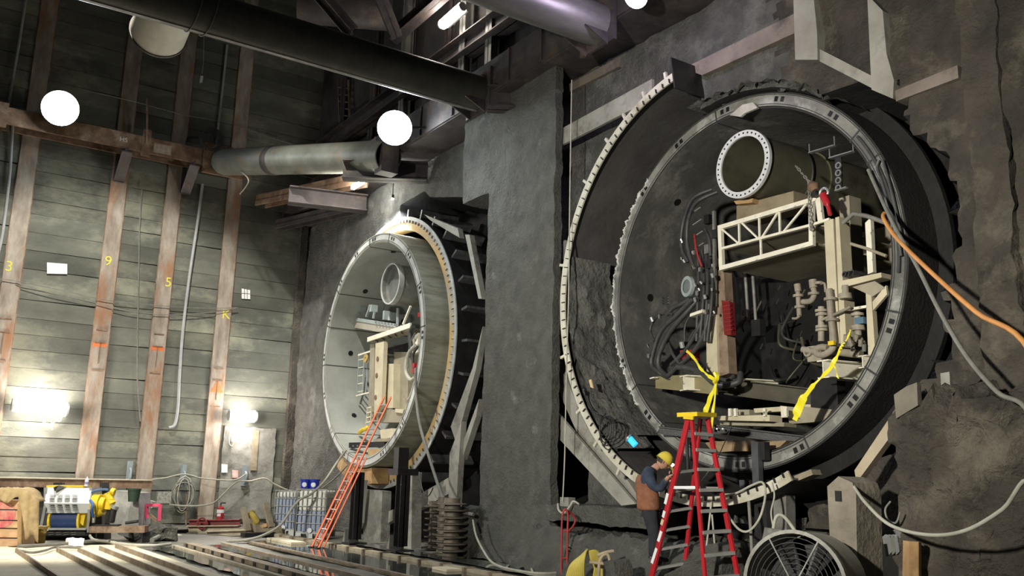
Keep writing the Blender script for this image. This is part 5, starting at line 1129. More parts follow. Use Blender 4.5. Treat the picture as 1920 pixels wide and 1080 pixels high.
# hoses at the pier foot
for pts, lab in (([(887, 985, .02), (900, 1020, .02)], ''),):
    pass
tag(MB().tube([P(887, 975, Y=9.9), P(893, 1005, Y=9.85), P(908, 1035, Y=9.75)] + [P(a, b, Z=.04) for a, b in ((925, 1056), (960, 1068), (1010, 1075), (1050, 1074))], .022, 8).build('hose', hosel, smooth=True), 'pale hose dropping down the pier foot and along the floor', 'hose')
tag(MB().tube([P(a, b, Z=.04) for a, b in ((950, 1064), (965, 1053), (980, 1049), (992, 1058), (998, 1070))], .02, 8).build('hose', hosel, smooth=True), 'short pale hose loop on the floor before the pier foot', 'hose')
# ================================================================ orange ladder
A0, A1 = P(583, 1029, Z=0.0), P(720, 745, Y=10.05); B0, B1 = P(596, 1031, Z=0.0), P(733, 745, Y=10.05)
t = thing('extension_ladder', 'orange extension ladder leaning into the left tunnel', 'ladder', A0)
v_ = Vector((.0, .02, 0))
for a_, b_2 in ((A0, A1), (B0, B1)): 
    MB().bar(a_, b_2, .09, .035, HV).build('side_rail', orange, t)
    MB().bar(lerp(a_, b_2, .02)+Vector((.0, .09, -.03)), lerp(a_, b_2, .58)+Vector((0, .09, -.03)), .05, .03, HV).build('inner_rail', orange, t)
for k in range(1, 17): 
    f_ = k/17; MB().cyl(lerp(A0, A1, f_), lerp(B0, B1, f_), .017, 8).build('rung', galv, t, True)
for a_ in (A0, B0): MB().box(a_+Vector((-.06, -.05, -.0)), a_+Vector((.06, .05, .05))).build('foot', blk, t)
# ================================================================ floor ribs, slab and puddles
def yat(px, py): return P(px, py, Z=.06)
ribs = [(30, 1031), (107, 1030), (147, 1030), (187, 1027), (217, 1023)]
for k, (px, py) in enumerate(ribs):
    g = P(px, py, Z=.09); b = MB().bar((g.x, g.y, .075), (-8, g.y, .075), .03, .10).build('floor_rib', ribm)
    tag(b, 'low steel rib on the tan slab at the bottom left, %s from the near side' % ('first', 'second', 'third', 'fourth', 'last')[k], 'floor rib', 'steel ribs on the tan slab')
sl = MB().box((-20.9, 1.2, 0), (-8, 4.45, .045)); tag(sl.build('form_slab', slabm), 'lit tan slab between the steel ribs at the bottom left', 'slab')
for k, (px, py, w_, h_) in enumerate(((327, 1020, .10, .06), (353, 1017, .20, .08), (417, 1015, .07, .06), (470, 1013, .08, .06))):
    g = P(px, py, Z=.08); b = MB().bar((g.x, g.y, h_/2), (-8, g.y, h_/2), w_, h_).build('floor_rail', ribm if k else mat('pale_rail', (.46, .40, .29), (.30, .25, .18), .8, bump=.3, scale=4))
    tag(b, 'long flat rail on the wet floor, %s' % ('first past the tan slab', 'broad pale one with square stubs beside it', 'thin one beyond the broad pale rail', 'farthest before the big puddle')[k], 'floor rail', 'rails on the wet floor')
g = P(327, 1020, Z=.05)
for k in range(12):
    x = g.x+.25+k*.62; tag(MB().box((x, g.y+.17, 0), (x+.14, g.y+.30, .07)).build('stub_block', dsteel), 'small dark square stub in the row beside the broad pale floor rail', 'stub', 'square stubs along the floor rail')
g = P(640, 1022, Z=.08)
t = thing('curb_rail', 'long tan curb rail along the far edge of the puddle before the left opening', 'curb', (g.x, g.y, 0))
MB().bar((-23, g.y, .04), (-11, g.y, .04), .16, .08).build('rail', MATS['pale_rail'], t)
for k in range(14): MB().box((-22.5+k*.8, g.y-.14, .0), (-22.44+k*.8, g.y+.1, .10)).build('clip', ribm, t)
for y0_, y1_, x0_, lab in ((4.75, 5.3, -20.3, 'narrow puddle beside the tan slab'), (5.95, 6.5, -20.5, 'long narrow puddle between two floor rails'), (7.0, 8.75, -21.5, 'wide still puddle before the long tan curb rail'), (9.1, 9.6, -20, 'dark puddle round the feet of the steel props')):
    b = MB(); n_ = 60; 
    ptsu = [(x0_+(-8-x0_)*i/n_, y0_+.06*fbm((i*.4, y0_, 0), 1, 3)) for i in range(n_+1)]; ptsl = [(x0_+(-8-x0_)*i/n_, y1_+.06*fbm((i*.4, y1_, 0), 1, 6)) for i in range(n_+1)]
    for (x, y), (x2, y2) in zip(ptsu, ptsl): b.v += [Vector((x, y, .028)), Vector((x2, y2, .028))]
    for i in range(n_): b.f.append((2*i, 2*i+2, 2*i+3, 2*i+1))
    o = b.build('puddle', water); tag(o, lab, 'puddle')
tag(MB().box(P(500, 1012, Z=.03), P(500, 1012, Z=.03)+Vector((1.6, .35, .05))).build('flat_board', slabm), 'pale flat board lying on the wet floor before the totes', 'board')
tag(MB().box(P(810, 1067, Z=.03), P(810, 1067, Z=.03)+Vector((.5, .3, .04))).build('flat_board', slabm), 'small pale board floating near the far curb rail', 'board')
# ================================================================ lamps in view
def flood(px, py, rad, lab, power, mount, Y=None, X=None, col=(.86, .95, 1), nm='floodlight', gm=None, aim=None):
    q = P(px, py, X=X) if X is not None else P(px, py, Y=Y)
    t = thing(nm, lab, 'floodlight', q); d = (CAM+Vector((0, 0, -1))-q).normalized()
    if aim is not None: d = (Vector(aim)-q).normalized()
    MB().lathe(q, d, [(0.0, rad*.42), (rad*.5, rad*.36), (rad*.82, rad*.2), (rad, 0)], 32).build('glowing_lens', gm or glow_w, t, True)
    MB().lathe(q, d, [(rad*1.0, 0), (rad*1.03, -.03), (rad*.7, -.3), (0, -.36)], 32).build('housing', dsteel, t, True)
    MB().bar(q-d*.2, mount, .05, .05).build('bracket', dsteel, t)
    if 'violet' in lab: lamp('floodlight_light', 'POINT', q+d*(rad*.42+.15), 70, col, shadow_soft_size=rad*.6); return t
    lamp('floodlight_light', 'SPOT', q+d*(rad*.42+.25), power*1.6, col, aim=q+d*5+Vector((0, 0, -3.5)), spot_size=radians(130), spot_blend=.8, shadow_soft_size=rad*.6)
    return t
q = P(113, 203, X=-28.0); flood(113, 203, .50, 'blazing white floodlight and its glare on the left wale', 260, q+Vector((-.5, 0, -.3)), X=-28.0)  # lens widened to the size of the lamp's glare
flood(740, 240, .42, 'blazing white floodlight and its glare hanging below the long pipe strut', 420, Vector((P(740, 240, Y=9.2).x+.1, 10.02, 10.1)), Y=9.2)  # lens widened to take in the glare round the lamp
q = P(1192, -14, Y=9.6); flood(1192, -8, .22, 'violet tinted floodlight at the top edge above the shiny pipe strut', 240, q+Vector((0, .4, .2)), Y=9.5, col=(.80, .68, 1), gm=glow_p, aim=(-9, 3, 4))
# wall washer behind the wale over the left ring
q = P(736, 372, Y=10.55); t = thing('wall_lamp', 'small bright lamp tucked under the wale above the left ring', 'lamp', q)
MB().cyl(q, q+Vector((0, 0, .1)), .045, 16).build('lamp_body', dsteel, t, True); MB().cyl(q+Vector((0, 0, -.03)), q, .035, 16).build('glowing_lens', glow_w, t, True)
MB().cyl(q+Vector((0, 0, .1)), Vector((q.x, q.y, 9.95)), .015, 8).build('hanger', dsteel, t)
lamp('wall_lamp_light', 'SPOT', q+Vector((0, -.0, -.06)), 1300, (.92, .97, 1), q+Vector((-.6, .35, -1.6)), spot_size=radians(120), spot_blend=.5, shadow_soft_size=.05)
q = P(668, 345, Y=9.9); t = thing('wall_lamp', 'bright lamp glowing behind the corner strut end', 'lamp', q)
MB().box(q+Vector((-.35, 0, -.06)), q+Vector((.35, .1, .06))).build('glowing_tube', glow_w, t); MB().bar(q+Vector((0, .1, 0)), q+Vector((0, .3, .5)), .04, .04).build('bracket', dsteel, t)
lamp('corner_lamp_light', 'POINT', q+Vector((0, -.2, -.15)), 160, (1, .93, .8), shadow_soft_size=.1)
def tubelamp(p0, p1, lab, power, r, cable=True):
    t = thing('tube_lamp', lab, 'lamp', (p0+p1)/2, 'glowing tube lamps')
    MB().cyl(p0, p1, r, 20).build('glowing_tube', glow_t, t, True)
    n = Vector((1, 0, 0)) if abs((p1-p0).normalized().x) < .5 else Vector((0, -1, 0))
    MB().bar(p0-n*(r+.03), p1-n*(r+.03), .12, .05, (0, 0, 1)).build('housing', galv, t)
    for q in (lerp(p0, p1, .2), lerp(p0, p1, .8)): MB().bar(q-n*(r+.04), q-n*(r+.12), .06, .06).build('wall_bracket', galv, t)
    for q in (p0, p1): d = (p1-p0).normalized()*(1 if q == p1 else -1); MB().cyl(q, q+d*.06, r*.9, 16).build('end_cap', galv, t, True)
    c = (p0+p1)/2+n*(r+.2); lamp('tube_lamp_light', 'POINT', c, power, (1, .9, .8), shadow_soft_size=.25)
    return t
t = tubelamp(P(26, 758, X=-29.0), P(124, 768, X=-29.0), 'long glare-wide tube lamp low on the left wall, left of the pile with the 9', 330, .20)  # tube thickened to the width of its glare
for pts in ([(72, 775), (80, 790), (95, 795), (110, 785), (115, 778)], [(96, 780), (97, 800), (98, 806)], [(100, 778), (104, 786), (112, 790), (117, 778)]): MB().tube([P(a, b, X=-29.05) for a, b in pts], .02, 6).build('cord', hosel, t, True)
t = tubelamp(P(432, 779, X=-29.0), P(477, 781, X=-29.0), 'short glare-wide tube lamp low on the left wall near the corner', 230, .19)  # tube thickened by its glare as well
MB().tube([P(a, b, X=-29.05) for a, b in ((434, 795), (430, 815), (430, 832), (436, 836), (438, 820), (436, 800))], .02, 6).build('cord', hosel, t, True); MB().tube([P(a, b, X=-29.05) for a, b in ((434, 795), (440, 808), (437, 822))], .02, 6).build('cord', hosel, t, True)
MB().box(P(435, 815, X=-29.1), P(441, 828, X=-29.1)+Vector((.05, 0, 0))).build('plug', white, t)
t = tubelamp(P(830, 46, Y=10.4), P(866, 14, Y=10.4), 'short glowing tube lamp overhead between the two pipe struts', 110, .13)
MB().cyl(P(848, 30, Y=10.45), P(848, 30, Y=10.85), .03).build('mount', dsteel, t)
tl = thing('wall_ladder', 'dim steel ladder fixed to the wall in the dark behind the right floodlight', 'ladder', P(650, 268, Y=11.15))
for x_ in (638, 657): MB().bar(P(x_, 262, Y=11.1), P(x_-4, 150, Y=11.1), .05, .05).build('rail', rust, tl)
for k in range(8): MB().bar(P(638-k*.5, 255-k*13, Y=11.1), P(657-k*.5, 257-k*13, Y=11.1), .03, .03).build('rung', steelm, tl)
# ================================================================ left wall things
def onwall(px, py, off=.008): return P(px, py, X=XL+off)
def sheet(x0, y0, x1, y1, lab):
    a, b, c, d = onwall(x0, y0), onwall(x1, y0+3), onwall(x1, y1+1), onwall(x0, y1)
    return tag(MB().plate([a, b, c, d], (1, 0, 0), .01).build('paper_sheet', paper), lab, 'sheet', 'white sheets on the left wall')
sheet(88, 492, 126, 513, 'wide blank white sheet on the left wall between the piles marked 3 and 9')
s_ = sheet(453, 541, 469, 560, 'small white gridded sheet on the left wall right of the last pile')
for k in (1, 2): MB().bar(onwall(453+k*5.3, 541, .02), onwall(453+k*5.3, 560, .02), .012, .012).build('grid_line', ink, s_)
MB().bar(onwall(453, 550, .02), onwall(469, 551, .02), .012, .012).build('grid_line', ink, s_)
for pts, r_, lab in (([(24, 235), (18, 330), (6, 430), (-4, 480)], .04, 'thin pale conduit on the left wall at the left edge, below the wale'),
                     ([(50, -10), (36, 80), (22, 160), (16, 200)], .04, 'thin pale conduit on the left wall at the left edge, above the wale'),
                     ([(426, 84), (417, 170), (409, 240), (406, 283)], .04, 'thin pale conduit above the wale between the last two piles'),
                     ([(380, 345), (370, 420), (355, 520), (343, 620), (337, 700), (334, 760), (328, 795), (317, 802)], .045, 'long pale hose hanging down the wall between the last two piles, hooked at its end'),
                     ([(268, 335), (262, 420), (260, 520), (258, 640), (258, 720), (263, 790)], .02, 'thin rope hanging down the wall between the piles marked 9 and 5')):
    tag(MB().tube([onwall(a, b, .12) for a, b in pts], r_, 8).build('wall_conduit', conduit if r_ > .03 else hoseg, smooth=True), lab, 'conduit', 'conduits and ropes on the left wall')
lt = tag(MB().tube([onwall(388, -190, .4), onwall(382, 90, .4), onwall(381, 120, .4), onwall(379, 138, .4)], .012, 6).build('hanging_tag_line', hosel), 'thin line hanging in the dark above the wale with a white tag', 'line')
MB().plate([onwall(376, 142, .4), onwall(381, 143, .4), onwall(379, 155, .4), onwall(374, 156, .4)], (1, 0, 0), .02).build('white_tag', paper, lt)
for pts, lab in (([(-5, 522), (30, 527), (120, 545), (200, 563), (300, 573), (380, 578), (445, 577)], 'thin wire strung across the left wall piles at mid height'), ([(30, 530), (90, 548), (180, 568), (250, 585), (330, 590), (410, 584), (445, 577)], 'second thinner wire sagging just below the strung wire'), ([(170, 172), (250, 190), (340, 214), (430, 232), (520, 262), (575, 278)], 'dark cable strung above the wale in front of the upper piles')):
    tag(MB().tube([onwall(a, b, .12 if b > 400 else .75) for a, b in pts], .012, 6).build('strung_wire', hoseg, smooth=True), lab, 'wire', 'wires strung on the left wall')
q = onwall(391, 262, .75); t = thing('coiled_cable', 'dark coil of cable hanging above the wale near the corner strut', 'cable coil', q)
for k in range(4): MB().lathe(q+Vector((.05*k, .03*k, 0)), (1, .1, 0), [(.28+.02*k, 0), (.32+.02*k, 0), (.32+.02*k, .03), (.28+.02*k, .03)], 28, close=True).build('turn', hose, t, True)
# dark drip marks and the corner
struct(MB().box((XL+.0, 10.75, 0), (XL+.22, 11.0, 10)).build('trim_3', rockm))
tag(MB().bar(onwall(480, 808, .06), onwall(475, 882, .06), .2, .05, (0, 1, 0)).build('timber_batten', woodg), 'pale vertical batten on the left wall near the corner', 'batten')
for (x0, y0, x1, y1), m_, lab in (((415, 870, 426, 886), paper, 'small white notice low on the left wall right of the last pile'), ((435, 881, 446, 896), mat('notice_pink', (.6, .3, .28), (.7, .6, .55), scale=9), 'small reddish notice low on the left wall right of the last pile')):
    tag(MB().plate([onwall(x0, y0, .075), onwall(x1, y0+1, .075), onwall(x1, y1, .075), onwall(x0, y1, .075)], (1, 0, 0), .03).build('notice', m_), lab, 'notice')
# horizontal rusty beams before the wall
a, b = P(-20, 901, X=-28.3), P(285, 903.5, X=-28.3)
t = thing('ledge_beam', 'rusty horizontal beam with a pale top edge along the foot of the left wall', 'steel beam', (-28.3, 4, 1.1))
MB().box((-28.4, -3, 1.05), (-28.3, b.y, 1.27)).build('front_face', rust, t); MB().box((-28.9, -3, 1.27), (-28.25, b.y, 1.30)).build('top_flange', mat('dusty_top', (.62, .55, .42), (.42, .36, .27), scale=5), t)
for yy in (-1, 3.1, 5.9): MB().box((-28.75, yy, 0), (-28.5, yy+.2, 1.27)).build('leg', dsteel, t)
MB().box((-28.72, -3, 0), (-28.66, 5.4, 1.05)).build('shade_boards', mat('boards_in_shade', (.05, .047, .042), (.025, .024, .022), .8, scale=2, bump=.4), t)  # dark boards added in place of the shaded wall behind the winch
struct(rough('trim_4', mat('pale_plaster', (.27, .27, .245), (.17, .17, .155), .85, scale=2, bump=.5, bscale=12, c3=(.08, .08, .07), s3=1.6, t3=.63), (XL+.0, XL+.05), (8.75, 10.45), (.1, 3.0), .10, .03, 77))
# wall hooks with cable bundle
def hook(px, py, lab):
    q = onwall(px, py, .25); t = thing('wall_hook', lab, 'hook', q, 'hooks on the left wall'); MB().box(q+Vector((-.2, -.06, -.35)), q+Vector((-.0, .06, .3))).build('back_plate', mat('hook_blue', (.24, .29, .32)) if 'hook_blue' not in MATS else MATS['hook_blue'], t)
    MB().tube([q+Vector((-.05, 0, .1)), q+Vector((.12, 0, .02)), q+Vector((.1, 0, -.2)), q+Vector((-.05, 0, -.28))], .03, 8).build('hook_arm', MATS['hook_blue'], t, True); return t
hook(244, 884, 'blue grey wall hook above the green bucket'); hook(345, 890, 'blue grey wall hook carrying the hanging cable loops'); hook(460, 890, 'blue grey wall hook nearest the corner, above the wooden scraps')
t = thing('cable_loops', 'bundle of grey cable loops hanging from the wall hook', 'cable coil', onwall(345, 930, .4))
for k in range(11):
    c_ = onwall(344, 927, .38+.02*k); w_ = .17+.045*(k % 5); h_ = .36+.06*(k % 4)
    MB().tube([c_+Vector((.02*k*0, w_*cos(a_), h_*sin(a_))) for a_ in [pi/2+i*pi/5 for i in range(11)]], .014, 6).build('loop', random.choice((hoseg, hosel, hoseg)), t, True)
MB().tube([onwall(349, 925, .5), onwall(350, 945, .5), onwall(348, 975, .6), onwall(349, 985, .7)], .025, 8).build('red_cable', rust, t, True)
for pts, r_, lab in (([(285, 899), (310, 896), (345, 889), (375, 896), (400, 899), (440, 900), (462, 888)], .02, 'pale cable running along the left wall from hook to hook'),
                     ([(225, 930), (245, 925), (262, 932), (285, 940), (310, 945), (350, 949), (385, 947), (405, 940), (425, 920), (445, 903), (470, 902), (496, 897), (515, 908), (540, 919), (560, 922)], .026, 'thick pale cable sagging along the left wall to the totes'),
                     ([(278, 935), (285, 945), (284, 952), (278, 948), (279, 938)], .02, 'small cable loop right of the green bucket')):
    tag(MB().tube([onwall(a_, b_, .9) for a_, b_ in pts], r_, 8).build('wall_cable', hosel, smooth=True), lab, 'cable', 'cables along the foot of the left wall')
q = onwall(306, 932, .88); tag(MB().box(q+Vector((0, -.2, -.18)), q+Vector((.12, .2, .16))).build('rag_bundle', mat('rag', (.5, .48, .42), (.2, .2, .18), scale=14, bump=.5)), 'pale rag bundle tied on the left wall cable', 'rag')
# ================================================================ crate with tarp
f = Fr(P(30, 1028, Z=0)); t = thing('timber_crate', 'pale timber crate with a pink paint splash at the left edge', 'crate', f.o)
z0 = 0
def slab3(px0, py0, px1, py1, d0, d1, m, nm, par, fr=None):
    g = fr or f; a, b, c, d = g.p(px0, py1, d0), g.p(px1, py1, d0), g.p(px1, py0, d0), g.p(px0, py0, d0)
    return MB().plate([a, b, c, d], g.v, d1-d0).build(nm, m, par)
slab3(-30, 938, 41, 1026, 0, .5, crate, 'front_boards', t); slab3(34, 945, 42, 1020, -.03, 0, wood, 'corner_post', t)
for y_ in (955, 975, 990, 1008): MB().bar(f.p(-30, y_, -.005), f.p(34, y_+1, -.005), .012, .02).build('board_gap', dsteel, t)
MB().lathe(f.p(5, 965, -.004), f.v, [(0, 0), (.26, 0), (.26, -.004), (0, -.004)], 20).build('paint_splash', mat('splash', (.66, .08, .12), (.72, .40, .30), .7, scale=5), t)
# draped tarp
b = MB(); N = 26
for i in range(N+1):
    for j in range(13):
        u_ = i/N; v_ = j/12; px = -30+106*u_
        rr_ = max(0, min(1, (u_-.66)/.12)); top = 914+26*max(0, (u_-.66)/.34)**2; drop = 24+6*sin(u_*17)+rr_*(54+8*sin(u_*40)) 
        p_ = f.p(px, top+drop*max(0, v_-.35)/.65, -.06-.10*sin(u_*21+v_*3)*.4+(.30*(1-v_/.35) if v_ < .35 else 0)-.12*max(0, v_-.35)); p_.z += .03*fbm(p_, 4, 3); b.v.append(p_)
for i in range(N):
    for j in range(12): a_ = i*13+j; b.f.append((a_, a_+13, a_+14, a_+1))
o = b.build('canvas_tarp', tarp, None, True); s2_ = o.modifiers.new('s', 'SOLIDIFY'); s2_.thickness = .02
tag(o, 'crumpled tan canvas tarp draped over the timber crate', 'tarp')
o = rough('crumpled_bag', mat('ochre_bag', (.42, .30, .07), (.25, .17, .05), .7, scale=6), (P(62, 1021, Z=0).x-.15, P(62, 1021, Z=0).x+.15), (P(62, 1021, Z=0).y-.3, P(62, 1021, Z=0).y+.25), (0, .36), .06, .12, 61); tag(o, 'crumpled ochre bag on the floor between the crate and the white winch', 'bag')
# ================================================================ white guarded winch
f = Fr(P(130, 1012, Z=0)); t = thing('air_winch', 'white guarded winch with a blue drum and yellow motor parts', 'winch', f.o)
def sl(px0, py0, px1, py1, d0, d1, m, nm): return slab3(px0, py0, px1, py1, d0, d1, m, nm, t, f)
MB().plate([f.p(88, 914), f.p(172, 915), f.p(172, 944, -.12), f.p(88, 943, -.12)], f.v, .04).build('upper_guard', white, t)
MB().plate([f.p(88, 943, -.12), f.p(172, 944, -.12), f.p(170, 962, .0), f.p(90, 962, .0)], f.v, .04).build('lower_guard', white, t)
sl(84, 914, 90, 962, -.05, .5, galv, 'side_plate'); sl(168, 914, 173, 962, -.02, .5, galv, 'side_plate')
for r0 in range(2):
    for c0 in range(4):
        for k in range(5):
            x_ = 98+c0*14; y_ = (928 if r0 == 0 else 946)+k*2.9
            MB().bar(f.p(x_, y_, -.115 if r0 == 0 else -.14+.01*k), f.p(x_+9, y_, -.115 if r0 == 0 else -.14+.01*k), .02, .012).build('slot', galv if r0 == 0 else ink, t)
sl(87, 910, 156, 914, 0, .4, yel, 'yellow_top'); MB().cyl(f.p(92, 975, .3), f.p(145, 975, .3), .24, 24).build('drum', blued, t, True)
for x0_, x1_ in ((88, 92), (143, 147)): MB().cyl(f.p(x0_, 975, .3), f.p(x1_, 975, .3), .30, 28).build('drum_flange', yel, t, True)
MB().plate([f.p(145, 962, .1), f.p(157, 962, .1), f.p(152, 986, .1), f.p(144, 980, .1)], f.v, .1).build('brake_lever', yel, t)
sl(82, 990, 168, 993, -.2, .5, galv, 'base_rail'); sl(76, 996, 165, 1004, -.15, .5, dsteel, 'skid')
MB().bar(f.p(88, 950, -.1), f.p(78, 1000, -.1), .06, .05).build('front_leg', galv, t); MB().bar(f.p(170, 955, -.1), f.p(168, 998, -.1), .05, .04).build('front_leg', galv, t)
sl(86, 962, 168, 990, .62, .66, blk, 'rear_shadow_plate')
for k in range(8): MB().bar(f.p(98+(k % 4)*14, 998+(k//4)*4, -.16), f.p(107+(k % 4)*14, 997+(k//4)*4, -.16), .02, .01).build('slot', steelm, t)
MB().plate([f.p(101, 914, -.02), f.p(112, 910, -.05), f.p(125, 913, -.02), f.p(108, 921, -.13)], f.v, .01).build('black_cloth', blk, t)
# motor
for (x_, y_), (x2, y2), r_, m_ in (((172, 945), (186, 945), .22, yel), ((186, 945), (195, 946), .17, yel), ((176, 960), (190, 955), .13, yel), ((197, 925), (206, 945), .10, yel), ((204, 935), (200, 955), .10, yel), ((205, 921), (212, 923), .08, yel), ((210, 952), (205, 978), .08, dsteel), ((213, 948), (210, 954), .09, galv)):
    MB().cyl(f.p(x_, y_, .1), f.p(x2, y2, .1), r_, 18).build('motor_part' if m_ is yel else 'muffler', m_, t, True)
MB().tube([f.p(172, 923), f.p(180, 920), f.p(195, 918), f.p(203, 919)], .03, 8).build('blue_hose', mat('hose_blue', (.10, .18, .34)), t, True)
MB().tube([f.p(173, 938, -.1), f.p(181, 945, -.2), f.p(180, 955, -.2), f.p(178, 968, -.1)], .03, 8).build('blue_hose', mat('hose_bright_blue', (.06, .17, .55)), t, True)
MB().tube([f.p(178, 965, -.05), f.p(177, 980, -.05)], .035, 8).build('steel_hose_end', galv, t, True)
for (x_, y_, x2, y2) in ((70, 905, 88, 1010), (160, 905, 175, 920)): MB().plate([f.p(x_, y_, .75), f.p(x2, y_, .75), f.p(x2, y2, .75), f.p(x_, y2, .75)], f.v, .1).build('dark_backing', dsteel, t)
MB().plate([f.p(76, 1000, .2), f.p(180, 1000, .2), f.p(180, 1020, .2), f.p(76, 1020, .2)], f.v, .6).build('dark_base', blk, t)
# bottle on the beam
q = f.p(158, 912, .1); t = thing('water_bottle', 'small clear water bottle standing on the white winch guard', 'bottle', q)
MB().lathe(q, ZZ, [(0, 0), (.045, 0), (.045, .13), (.03, .17), (.015, .19), (.015, .22), (0, .22)], 16).build('bottle_body', mat('bottle_clear', (.80, .82, .90), rough=.2), t, True); MB().cyl(q+ZZ*.05, q+ZZ*.10, .047, 16).build('label_band', mat('lilac', (.35, .30, .6)), t)
# bin and boxes right of winch
f = Fr(P(215, 1016, Z=0)); t = thing('steel_bin', 'scuffed grey steel bin behind the yellow motor', 'bin', f.o)
MB().plate([f.p(200, 920, .4), f.p(247, 925, .4), f.p(246, 1015, .4), f.p(208, 1005, .4), f.p(189, 980, .4)], f.v, .7).build('bin_side', mat('scuffed_grey', (.34, .34, .32), (.20, .20, .19), .55, scale=1.8, c3=(.42, .42, .40), s3=2), t)
t = thing('green_bucket', 'dark green bucket hanging above the grey bin', 'bucket', f.p(243, 935))
MB().lathe(f.p(243, 941, .2), ZZ, [(0, 0), (.11, 0), (.14, .26), (.15, .26), (.15, .29), (.13, .29)], 24).build('bucket_body', mat('bucket_green', (.03, .06, .035)), t, True)
MB().tube([f.p(234, 925, .2), f.p(240, 919, .2), f.p(250, 921, .2), f.p(252, 926, .2)], .01, 6).build('bail', galv, t)
t = thing('pink_frame', 'pink painted square steel frame leaning behind the grey bin', 'frame', f.p(262, 965, .8))
for a_, b_2 in (((248, 949), (276, 949)), ((275, 948), (273, 980)), ((249, 948), (249, 975))): MB().bar(f.p(*a_, .8), f.p(*b_2, .8), .05, .07).build('frame_side', pink, t)
for k in range(2): MB().bar(f.p(248, 960+k*6, .82), f.p(268, 978+k*4, .82), .03, .03).build('cross_bar', rust, t)
t = thing('steel_beam_stack', 'rusty steel beam lying before the grey bin, right of the winch', 'steel beam', f.p(225, 1000)); MB().bar(f.p(176, 992, -.1), f.p(275, 992, -.0), .3, .14).build('beam', rust, t); MB().bar(f.p(180, 985, -.1), f.p(228, 984, -.1), .2, .03).build('dark_plate', dsteel, t)
for a_ in (182, 268): MB().box(f.p(a_, 997, .0), Vector((f.p(a_+5, 997, .0).x, f.p(a_+5, 997, .0).y+.1, 0))).build('support', dsteel, t)
tag(MB().cyl(f.p(239, 980, -.1), f.p(262, 977, -.1), .035, 10).build('air_tool', dsteel, smooth=True), 'small dark air tool lying on the rusty beam beside the pink frame', 'tool')
g = P(275, 1012, Z=0); tag(rough('gravel_heap', mat('gravel', (.16, .15, .13), (.06, .058, .05), .9, scale=9, bump=1), (g.x-.5, g.x+.5), (g.y-.4, g.y+.6), (0, .28), .09, .13, 63), 'dark heap of rubble at the end of the rusty beam', 'rubble heap')
tag(MB().tube([P(a_, b_, Z=.1) for a_, b_ in ((250, 1000), (270, 985), (290, 990), (300, 1003), (285, 1012))] , .05, 8).build('bent_pipe', hoseg, smooth=True), 'bent grey pipe lying on the rubble heap', 'pipe')
# black plate standing in for the shadow gap at the slab end, and hoses
tag(MB().bar(P(32, 1028, Z=.03), P(205, 1016, Z=.03), .5, .05).build('dark_plate', blk), 'black plate standing for the shadow gap before the crate and winch', 'plate')
tag(MB().tube([P(a_, b_, Z=.12) for a_, b_ in ((33, 1024), (80, 1022), (140, 1018), (175, 1014), (205, 1015))], .03, 8).build('floor_pipe', hoseg, smooth=True), 'thin pipe along the edge of the black shadow gap plate', 'pipe')
tag(MB().tube([P(a_, b_, Z=.1) for a_, b_ in ((168, 1003), (176, 1012), (205, 1016), (240, 1021), (290, 1023), (320, 1020))], .03, 8).build('floor_hose', hosel, smooth=True), 'pale hose winding from the winch along the slab edge', 'hose')
tag(MB().tube([P(a_, b_, Z=.1) for a_, b_ in ((35, 1032), (60, 1036), (85, 1032), (105, 1026), (150, 1027))], .022, 8).build('floor_hose', hoseg, smooth=True), 'thin dark hose lying at the near edge of the black shadow gap plate', 'hose')
q = P(138, 1022, Z=.08); tag(rough('white_rag', paper, (q.x-.1, q.x+.15), (q.y-.15, q.y+.18), (.06, .20), .05, .05, 71), 'small white rag on the black shadow gap plate', 'rag')
# ================================================================ red beam, stacked beams, extinguisher, scraps
f = Fr(P(385, 1003, Z=0)); 
def longbeam(x0, y0, x1, y1, d, m, w_, h_, lab, nm='steel_beam'):
    a_, b_2 = f.p(x0, y0, d), f.p(x1, y1, d); return tag(MB().ibeam(a_, b_2, w_, h_, f.v, .025).build(nm, m), lab, 'steel beam', 'steel beams stacked near the corner')
redb = mat('red_dusty', (.30, .035, .045), (.16, .03, .03), .6, scale=3)
longbeam(332, 985, 431, 984, .9, redb, .25, .20, 'dark red beam on top of the beam stack near the corner')
longbeam(333, 996, 432, 995, .8, MATS['dusty_top'], .3, .20, 'tan beam under the dark red beam near the corner')
longbeam(306, 1000, 333, 999, .8, dsteel, .2, .1, 'short dark beam end left of the beam stack')
longbeam(380, 1002, 461, 999, .3, MATS['dusty_top'], .3, .14, 'lowest tan beam in front of the stack near the corner')
tag(MB().bar(f.p(327, 1001, -.2), f.p(372, 1011, -.3), .2, .06).build('loose_board', slabm), 'pale loose board leaning off the beam stack', 'board')
t = thing('shackle', 'dull red lifting shackle resting on the dark red beam', 'shackle', f.p(362, 984, .7)); c_ = f.p(362, 984, .68); MB().tube([c_+f.u*.11*cos(a_)+ZZ*.14*sin(a_) for a_ in [i*pi/5 for i in range(11)]], .025, 8).build('bow', redb, t, True); MB().cyl(c_-f.u*.14+ZZ*.02, c_+f.u*.14+ZZ*.03, .02).build('pin', redd, t)
g = f.p(389, 980, 1.0); t = thing('fire_extinguisher', 'red fire extinguisher with white bands standing on the beam stack', 'fire extinguisher', g); s_ = f.s*1.03
h0 = (f.p(389, 950, 1.0)-g).length
MB().lathe(g, ZZ, [(0, 0), (.09, 0), (.09, h0*.85), (.05, h0*.95), (0, h0)], 24).build('cylinder', redp, t, True); MB().cyl(g+ZZ*h0*.52, g+ZZ*h0*.74, .094, 24).build('white_band', white, t, True); MB().box(g+f.u*-.05-f.v*.1+ZZ*.12, g+f.u*.04-f.v*.09+ZZ*.19).build('label', white, t)
